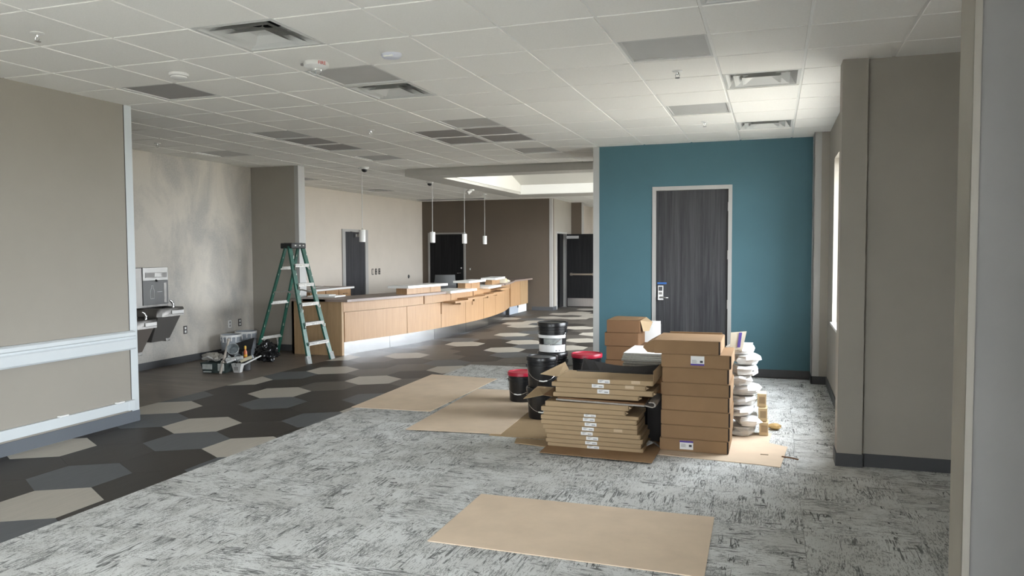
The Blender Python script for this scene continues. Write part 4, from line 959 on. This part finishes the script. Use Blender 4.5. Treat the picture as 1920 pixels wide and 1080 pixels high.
MB().loft([[(-w, 0, .148), (w, 0, .140), (w, .5, .15), (-w, .5, .15)], [(-w+.06, .16, .163), (w-.05, .16, .158), (w-.05, .38, .163), (-w+.06, .38, .165)]]).build('bulged_lid', m_card, t)
t = thing('foam_board', 'white foam board standing on edge behind the cartons by the teal wall', 'board', (-1.62, 9.62, .003)); MB().box(-.33, .30, 0, .03, 0, .74).build('panel', m_pack, t, bevel=.003); MB().box(-.33, .30, .031, .05, 0, .70).build('second_sheet', m_pack, t)
t = thing('carton_pallet', 'dark brown carton supporting the spare ceiling tiles', 'cardboard box', (-1.02, 7.62, .010)); MB().box(-.29, .10, -.29, .29, 0, .50).build('body', m_card_d, t, bevel=.002); MB().box(-.29, .10, -.005, .005, .50, .5015).build('tape', m_card_l, t)
for k in range(5):
    l = ['lowest spare ceiling tile of the pile beside the tall carton stack', 'second spare ceiling tile from the bottom beside the tall carton stack', 'middle spare ceiling tile of the pile beside the tall carton stack', 'spare ceiling tile just under the top one', 'topmost spare white ceiling tile, bright speckled face up'][k]
    t = thing('spare_ceiling_tile', l, 'ceiling tile', (-1.06+.01*math.sin(k*2.), 7.60+.01*math.cos(k*1.7), .5125+k*.026), rz=.02*math.sin(k*3), group='spare ceiling tiles piled up')
    MB().box(-.30, .30, -.30, .30, .004, .0255).build('core', mat('grey_mineral_core', (.30, .29, .26), .95, var=.2, vscale=60), t)
    MB().box(-.298, .298, -.298, .298, .0225, .0258).build('face', m_ceil, t)

# ------------------------------------------------------------------ pails
def pail(label, x, y, z, lid='black', labels=False, rz=0, h=.30, handle=True):
    t = thing('paint_pail', label, 'bucket', (x, y, z), rz, group='black plastic pails')
    r = .150
    MB().lathe([(r*.86, 0), (r*.88, .006), (r*.94, h*.60), (r*.945, h*.70), (r*.99, h*.705), (r*.99, h*.72), (r*.95, h*.725), (r*.955, h*.80), (r*1.0, h*.805), (r*1.0, h*.82), (r*.96, h*.825), (r*.965, h-.035)], 36).build('body', m_black, t, smooth=True)
    lm = m_red if lid == 'red' else m_black
    MB().lathe([(r*.955, h-.040), (r*1.03, h-.038), (r*1.035, h-.008), (r*1.01, h-.001), (r*.95, h-.001), (r*.92, h-.010), (r*.2, h-.012)], 36).build('lid', lm, t, smooth=True)
    if handle:
        pts = [(r*1.0*math.cos(a), -.02-r*1.04*math.sin(a)*.97 if False else -abs(math.sin(a))*r*1.05, h*.70-abs(math.sin(a))*.135) for a in [math.pi*k/12 for k in range(13)]]
        MB().tube(pts, .0021, 6).build('wire_handle', m_chrome, t)
        MB().tube(pts[5:8], .006, 8).build('grip', m_white, t)
        for s in (-1, 1): MB().cbox((s*r*.985, 0, h*.70), (.02, .03, .03)).build('handle_ear', m_black, t, bevel=.003)
    if labels:
        def band(z0, z1, a0, a1, m, nm):
            b = MB(); rings = []
            for k in range(19):
                a = a0+(a1-a0)*k/18; rr0 = r*(.885+.06*(z0/(h*.6)))+.0025; rr1 = r*(.885+.06*(z1/(h*.6)))+.0025
                rings.append([(rr0*math.cos(a), rr0*math.sin(a), z0), (rr1*math.cos(a), rr1*math.sin(a), z1), ((rr1-.002)*math.cos(a), (rr1-.002)*math.sin(a), z1), ((rr0-.002)*math.cos(a), (rr0-.002)*math.sin(a), z0)])
            return b.loft(rings).build(nm, m, t)
        band(.006, .078, math.pi*1.04, math.pi*1.99, m_label, 'lower_label'); band(.145, .176, math.pi*1.04, math.pi*1.99, m_label, 'upper_label')
        band(.084, .140, math.pi*1.42, math.pi*1.86, mat('grey_photo_label', (.28, .30, .29), .5, var=.4, vscale=12), 'picture_label')
        lb = band(.018, .026, math.pi*1.70, math.pi*1.74, m_ink, 'symbol'); band(.018, .026, math.pi*1.78, math.pi*1.82, m_ink, 'symbol')
    return t
pail('black pail with a red lid standing alone on the brown board', -2.55, 7.84, .0145, 'red', h=.315)
low = pail('lower one of the two stacked pails beside the flat cartons', -2.11, 7.12, .009, rz=.3)
pail('upper one of the two stacked pails beside the flat cartons', -2.11, 7.12, .309, rz=.35)
pail('lowest black pail of the stack of three', -2.10, 7.46, .009, handle=False)
pail('middle black pail of the stack of three', -2.10, 7.46, .309, rz=.2)
pail('top black pail with white labels on the stack of three', -2.10, 7.46, .609, labels=True, rz=-.15)
pail('lower pail under the red lidded one behind the flat cartons', -1.75, 7.47, .0095, handle=False)
pail('red lidded pail behind the flat cartons', -1.75, 7.47, .3095, 'red', h=.295, handle=False)
pail('black pail in the dark gap between the two carton stacks', -1.09, 6.68, .010, handle=False)
t = thing('gap_shade_panel', 'added black panel for the shade in the gap between the carton stacks', 'board', (-.925, 6.455, .010))  # added dark panel, stands in for the shade between the stacks
MB().box(-.066, .064, 0, .012, 0, .40).build('panel', m_inside, t); MB().box(-.066, .064, .013, .020, 0, .38).build('backing', m_blackm, t)
for z in (.05, .145): MB().box(-.03, .03, -.136, -.130, z, z+.045).build('label', m_lens_d, low, rz=.25)
# clear plastic bag scrap between the stacks
t = thing('plastic_scrap', 'clear plastic scrap on the floor between the carton stacks', 'plastic', (-.93, 6.22, .016))
MB().add([(-.06, 0, .0), (.02, -.03, .06), (.09, .02, .0), (.03, .08, .035), (-.02, .05, .055)], [(0, 1, 4), (1, 2, 3), (1, 3, 4), (0, 4, 3)]).build('film', mat('milky_plastic', (.55, .55, .54), .25), t)

# ------------------------------------------------------------------ painters' gear by the fountain wall
def open_bucket(label, x, y, h=.36, r=.15):
    t = thing('plaster_bucket', label, 'bucket', (x, y, .0), group='grey plaster buckets')
    MB().lathe([(r*.86, 0), (r*.88, .005), (r*.95, h*.66), (r*1.01, h*.67), (r*1.01, h*.70), (r*.96, h*.71), (r*.97, h*.84), (r*1.02, h*.85), (r*1.02, h*.88), (r*.975, h*.89), (r, h), (r*.94, h), (r*.90, h*.5), (r*.8, .03)], 30).build('body', m_galv, t, smooth=True)
    MB().lathe([(r*1.012, h-.03), (r*1.012, h+.002), (r*.945, h+.002)], 30, caps=False).build('rim', m_pack, t, smooth=True)
    for k in range(5):
        a = -2.2+k*.45; MB().tube([(r*.98*math.cos(a), r*.98*math.sin(a), h-.02), (r*.965*math.cos(a), r*.965*math.sin(a), h-.09-.02*(k % 3))], [.014, .008], 6).build('plaster_drip', m_pack, t)
    return t
open_bucket('plaster smeared grey bucket, left one beside the fountain wall', -7.86, 9.75)
open_bucket('plaster smeared grey bucket, right one nearer the ladder', -7.90, 10.16, .37, .165)
t = thing('tool_tub', 'low dark plastic tub smeared with pale plaster', 'tub', (-7.12, 8.56, 0), rz=.18)
m_tub = mat('dark_green_plastic', (.035, .05, .048), .5, var=.4, vscale=14)
MB().loft([[(-.16, -.10, 0), (.16, -.10, 0), (.16, .10, 0), (-.16, .10, 0)], [(-.19, -.12, .14), (.19, -.12, .14), (.19, .12, .14), (-.19, .12, .14)], [(-.175, -.105, .14), (.175, -.105, .14), (.175, .105, .14), (-.175, .105, .14)], [(-.15, -.09, .02), (.15, -.09, .02), (.15, .09, .02), (-.15, .09, .02)]]).build('shell', m_tub, t)
MB().box(-.16, -.02, -.126, -.112, .05, .12).build('plaster_smear', mat('pale_plaster', (.38, .40, .38), .9, var=.2, vscale=20), t, bevel=.005)
MB().box(-.15, -.04, -.116, -.104, .008, .025).build('plaster_smear', mat('pale_plaster', (.38, .40, .38), .9), t)
MB().box(.06, .15, -.124, -.110, .03, .13).build('plaster_smear', mat('pale_plaster', (.38, .40, .38), .9), t, bevel=.005)
def lump(name, label, cat, m, loc, dims, seed, amp=.3, part_name='cloth', n1=12, n2=20, freq=2.2, smooth=False):
    rings = []
    for k in range(1, n1):
        th_ = math.pi*k/n1; ring = []
        for f in range(n2):
            ph = f*math.tau/n2; d = Vector((math.sin(th_)*math.cos(ph), math.sin(th_)*math.sin(ph), -math.cos(th_)))
            rr_ = 1+amp*noise.noise(d*freq+Vector((seed, 0, 0)))+amp*.6*noise.noise(d*freq*2.7+Vector((0, seed, 0)))
            ring.append((d.x*dims[0]*rr_, d.y*dims[1]*rr_, max(0, dims[2]*(1+d.z*rr_))))
        rings.append(ring)
    t = thing(name, label, cat, loc); MB().loft(rings).build(part_name, m, t, smooth=smooth); return t
t = lump('drop_cloth', 'crumpled pale drop cloth lying on the tub', 'cloth', mat('dirty_canvas', (.36, .34, .30), .9, var=.2, vscale=20), (-7.22, 8.58, .142), (.15, .10, .055), 4.2, .45)
MB().tube([(-.10, -.09, .04), (0, -.10, .07), (.10, -.08, .03)], .012, 6).build('fold', m_lens, t)
def stick(name, label, cat, p, q, r, m, pn):
    t = thing(name, label, cat, p); d = Vector(q)-Vector(p); MB().tube([(0, 0, 0), tuple(d*.5), tuple(d)], [r, r*1.05, r*.9], 8).build(pn, m, t); return t
t = stick('paint_paddle', 'pale wooden stick leaning out of the tub', 'stick', (-6.955, 8.40, .005), (-7.02, 8.66, .42), .017, mat('pale_stick', (.42, .38, .33), .8), 'shaft'); MB().lathe([(.02, 0), (.022, .03), (.01, .045)], 8, (-.065, .26, .40)).build('knob', mat('pale_stick', (.42, .38, .33), .8), t)
t = stick('scraper', 'thin pale tool handle pointing right from the pile', 'tool', (-6.78, 8.66, .10), (-6.60, 8.80, .21), .010, m_label, 'handle'); MB().cbox((-.02, -.015, -.005), (.06, .05, .004)).build('blade', m_steel, t)
m_clear = mat('milky_clear_plastic', (.30, .33, .34), .15, var=.3, vscale=18)
def cup(label, loc, r, h, ax, ay):
    t = thing('plastic_container', label, 'container', loc); t.rotation_euler = (ax, ay, 0)
    MB().lathe([(r*.8, 0), (r, h), (r*1.06, h), (r*.95, h*.98), (r*.76, .01)], 18).build('cup', m_clear, t, smooth=True); MB().lathe([(r*1.08, h*.95), (r*1.08, h*1.02)], 18, caps=False).build('rim', m_label, t)
cup('large clear plastic jug on top of the painters gear', (-6.98, 8.72, .26), .075, .13, .9, .8)
cup('small clear tub lying left of the jug', (-7.05, 8.70, .16), .045, .07, .9, -.3)
cup('clear tub lying on its side right of the jug', (-6.84, 8.66, .17), .05, .07, 1.1, .4)
t = thing('paint_roller', 'white paint roller lying across the pile', 'paint roller', (-6.94, 8.50, .145), rz=.45)
MB().tube([(0, 0, .03), (.22, 0, .06)], .026, 14).build('sleeve', mat('dirty_nap', (.45, .46, .46), .9, var=.3, vscale=40), t, smooth=True); MB().tube([(-.02, 0, .03), (-.05, -.02, .02), (-.04, -.12, .0), (.05, -.16, .02)], .005, 6).build('frame', m_chrome, t); MB().tube([(.05, -.16, .02), (.16, -.17, .06)], .012, 8).build('grip', m_label, t)
t = thing('paint_roller', 'second roller with a yellow end beside the orange bottle', 'paint roller', (-6.80, 8.62, .15), rz=.55)
MB().tube([(0, 0, 0), (.15, 0, .055)], .024, 14).build('sleeve', mat('cream_nap', (.55, .5, .36), .9), t, smooth=True); MB().tube([(.15, 0, .055), (.165, 0, .06)], .026, 12).build('end_cap', m_galv, t); MB().tube([(0, 0, 0), (-.06, -.03, -.03), (-.05, -.1, -.05)], .005, 6).build('frame', m_chrome, t)
t = thing('paint_can', 'small dark paint can under the orange bottle', 'paint can', (-6.86, 8.80, 0)); MB().lathe([(.065, 0), (.067, .004), (.064, .01), (.064, .15), (.067, .155), (.067, .16), (.055, .158)], 22).build('can', m_blackm, t, smooth=True); MB().tube([(.064*math.cos(a), .064*math.sin(a)-.0, .13-.05*math.sin(a)) for a in [math.pi*k/10 for k in range(11)]], .002, 5).build('bail', m_chrome, t)
t = thing('spray_bottle', 'orange bottle with a yellow cap in front of the black bin', 'bottle', (-6.86, 8.80, .160))
MB().lathe([(.022, 0), (.024, .01), (.024, .09), (.012, .12), (.012, .135)], 14).build('body', mat('orange_plastic', (.50, .10, .01), .35), t, smooth=True); MB().lathe([(.015, .13), (.015, .165), (.010, .175)], 12).build('cap', mat('yellow_plastic', (.62, .36, .03), .4), t, smooth=True); MB().lathe([(.0248, .03), (.0248, .055)], 14, caps=False).build('label', mat('yellow_plastic', (.62, .36, .03), .4), t)
t = thing('mixing_tray', 'small white plastic tray standing at the front of the pile', 'tray', (-6.83, 8.60, 0), rz=.1)
MB().loft([[(-.045, -.03, 0), (.045, -.03, 0), (.045, .03, 0), (-.045, .03, 0)], [(-.075, -.04, .12), (.075, -.04, .12), (.075, .04, .12), (-.075, .04, .12)], [(-.068, -.034, .12), (.068, -.034, .12), (.068, .034, .12), (-.068, .034, .12)], [(-.04, -.024, .01), (.04, -.024, .01), (.04, .024, .01), (-.04, .024, .01)]]).build('shell', m_lens, t); MB().box(-.03, .03, -.046, -.036, .03, .08).build('recess', m_lens_d, t)
t = thing('black_bin', 'open black bin with a raised lid behind the orange bottle', 'bin', (-7.36, 9.22, 0), rz=.15)
MB().loft([[(-.16, -.12, 0), (.16, -.12, 0), (.16, .12, 0), (-.16, .12, 0)], [(-.18, -.13, .20), (.18, -.13, .20), (.18, .13, .20), (-.18, .13, .20)], [(-.17, -.12, .20), (.17, -.12, .20), (.17, .12, .20), (-.17, .12, .20)], [(-.15, -.11, .02), (.15, -.11, .02), (.15, .11, .02), (-.15, .11, .02)]]).build('shell', m_blackm, t)
MB().add([(-.18, .13, .20), (.18, .13, .20), (.20, .18, .37), (-.12, .16, .27), (-.18, .135, .20), (.18, .135, .20), (.20, .186, .37), (-.12, .166, .27)], [(0, 3, 2, 1), (4, 5, 6, 7), (0, 1, 5, 4), (1, 2, 6, 5), (2, 3, 7, 6), (3, 0, 4, 7)]).build('lid', m_blackm, t)
t = lump('trash_bag', 'shiny black trash bag slumped before the ladder', 'trash bag', mat('glossy_black_film', (.010, .010, .011), .22), (-7.08, 9.56, 0), (.17, .14, .14), 9.3, .34, 'bag', 26, 44, 2.6)
MB().tube([(0, 0, .22), (.03, .02, .27), (-.02, .05, .30)], [.04, .018, .04], 8).build('tied_neck', mat('glossy_black_film', (.010, .010, .011), .22), t)
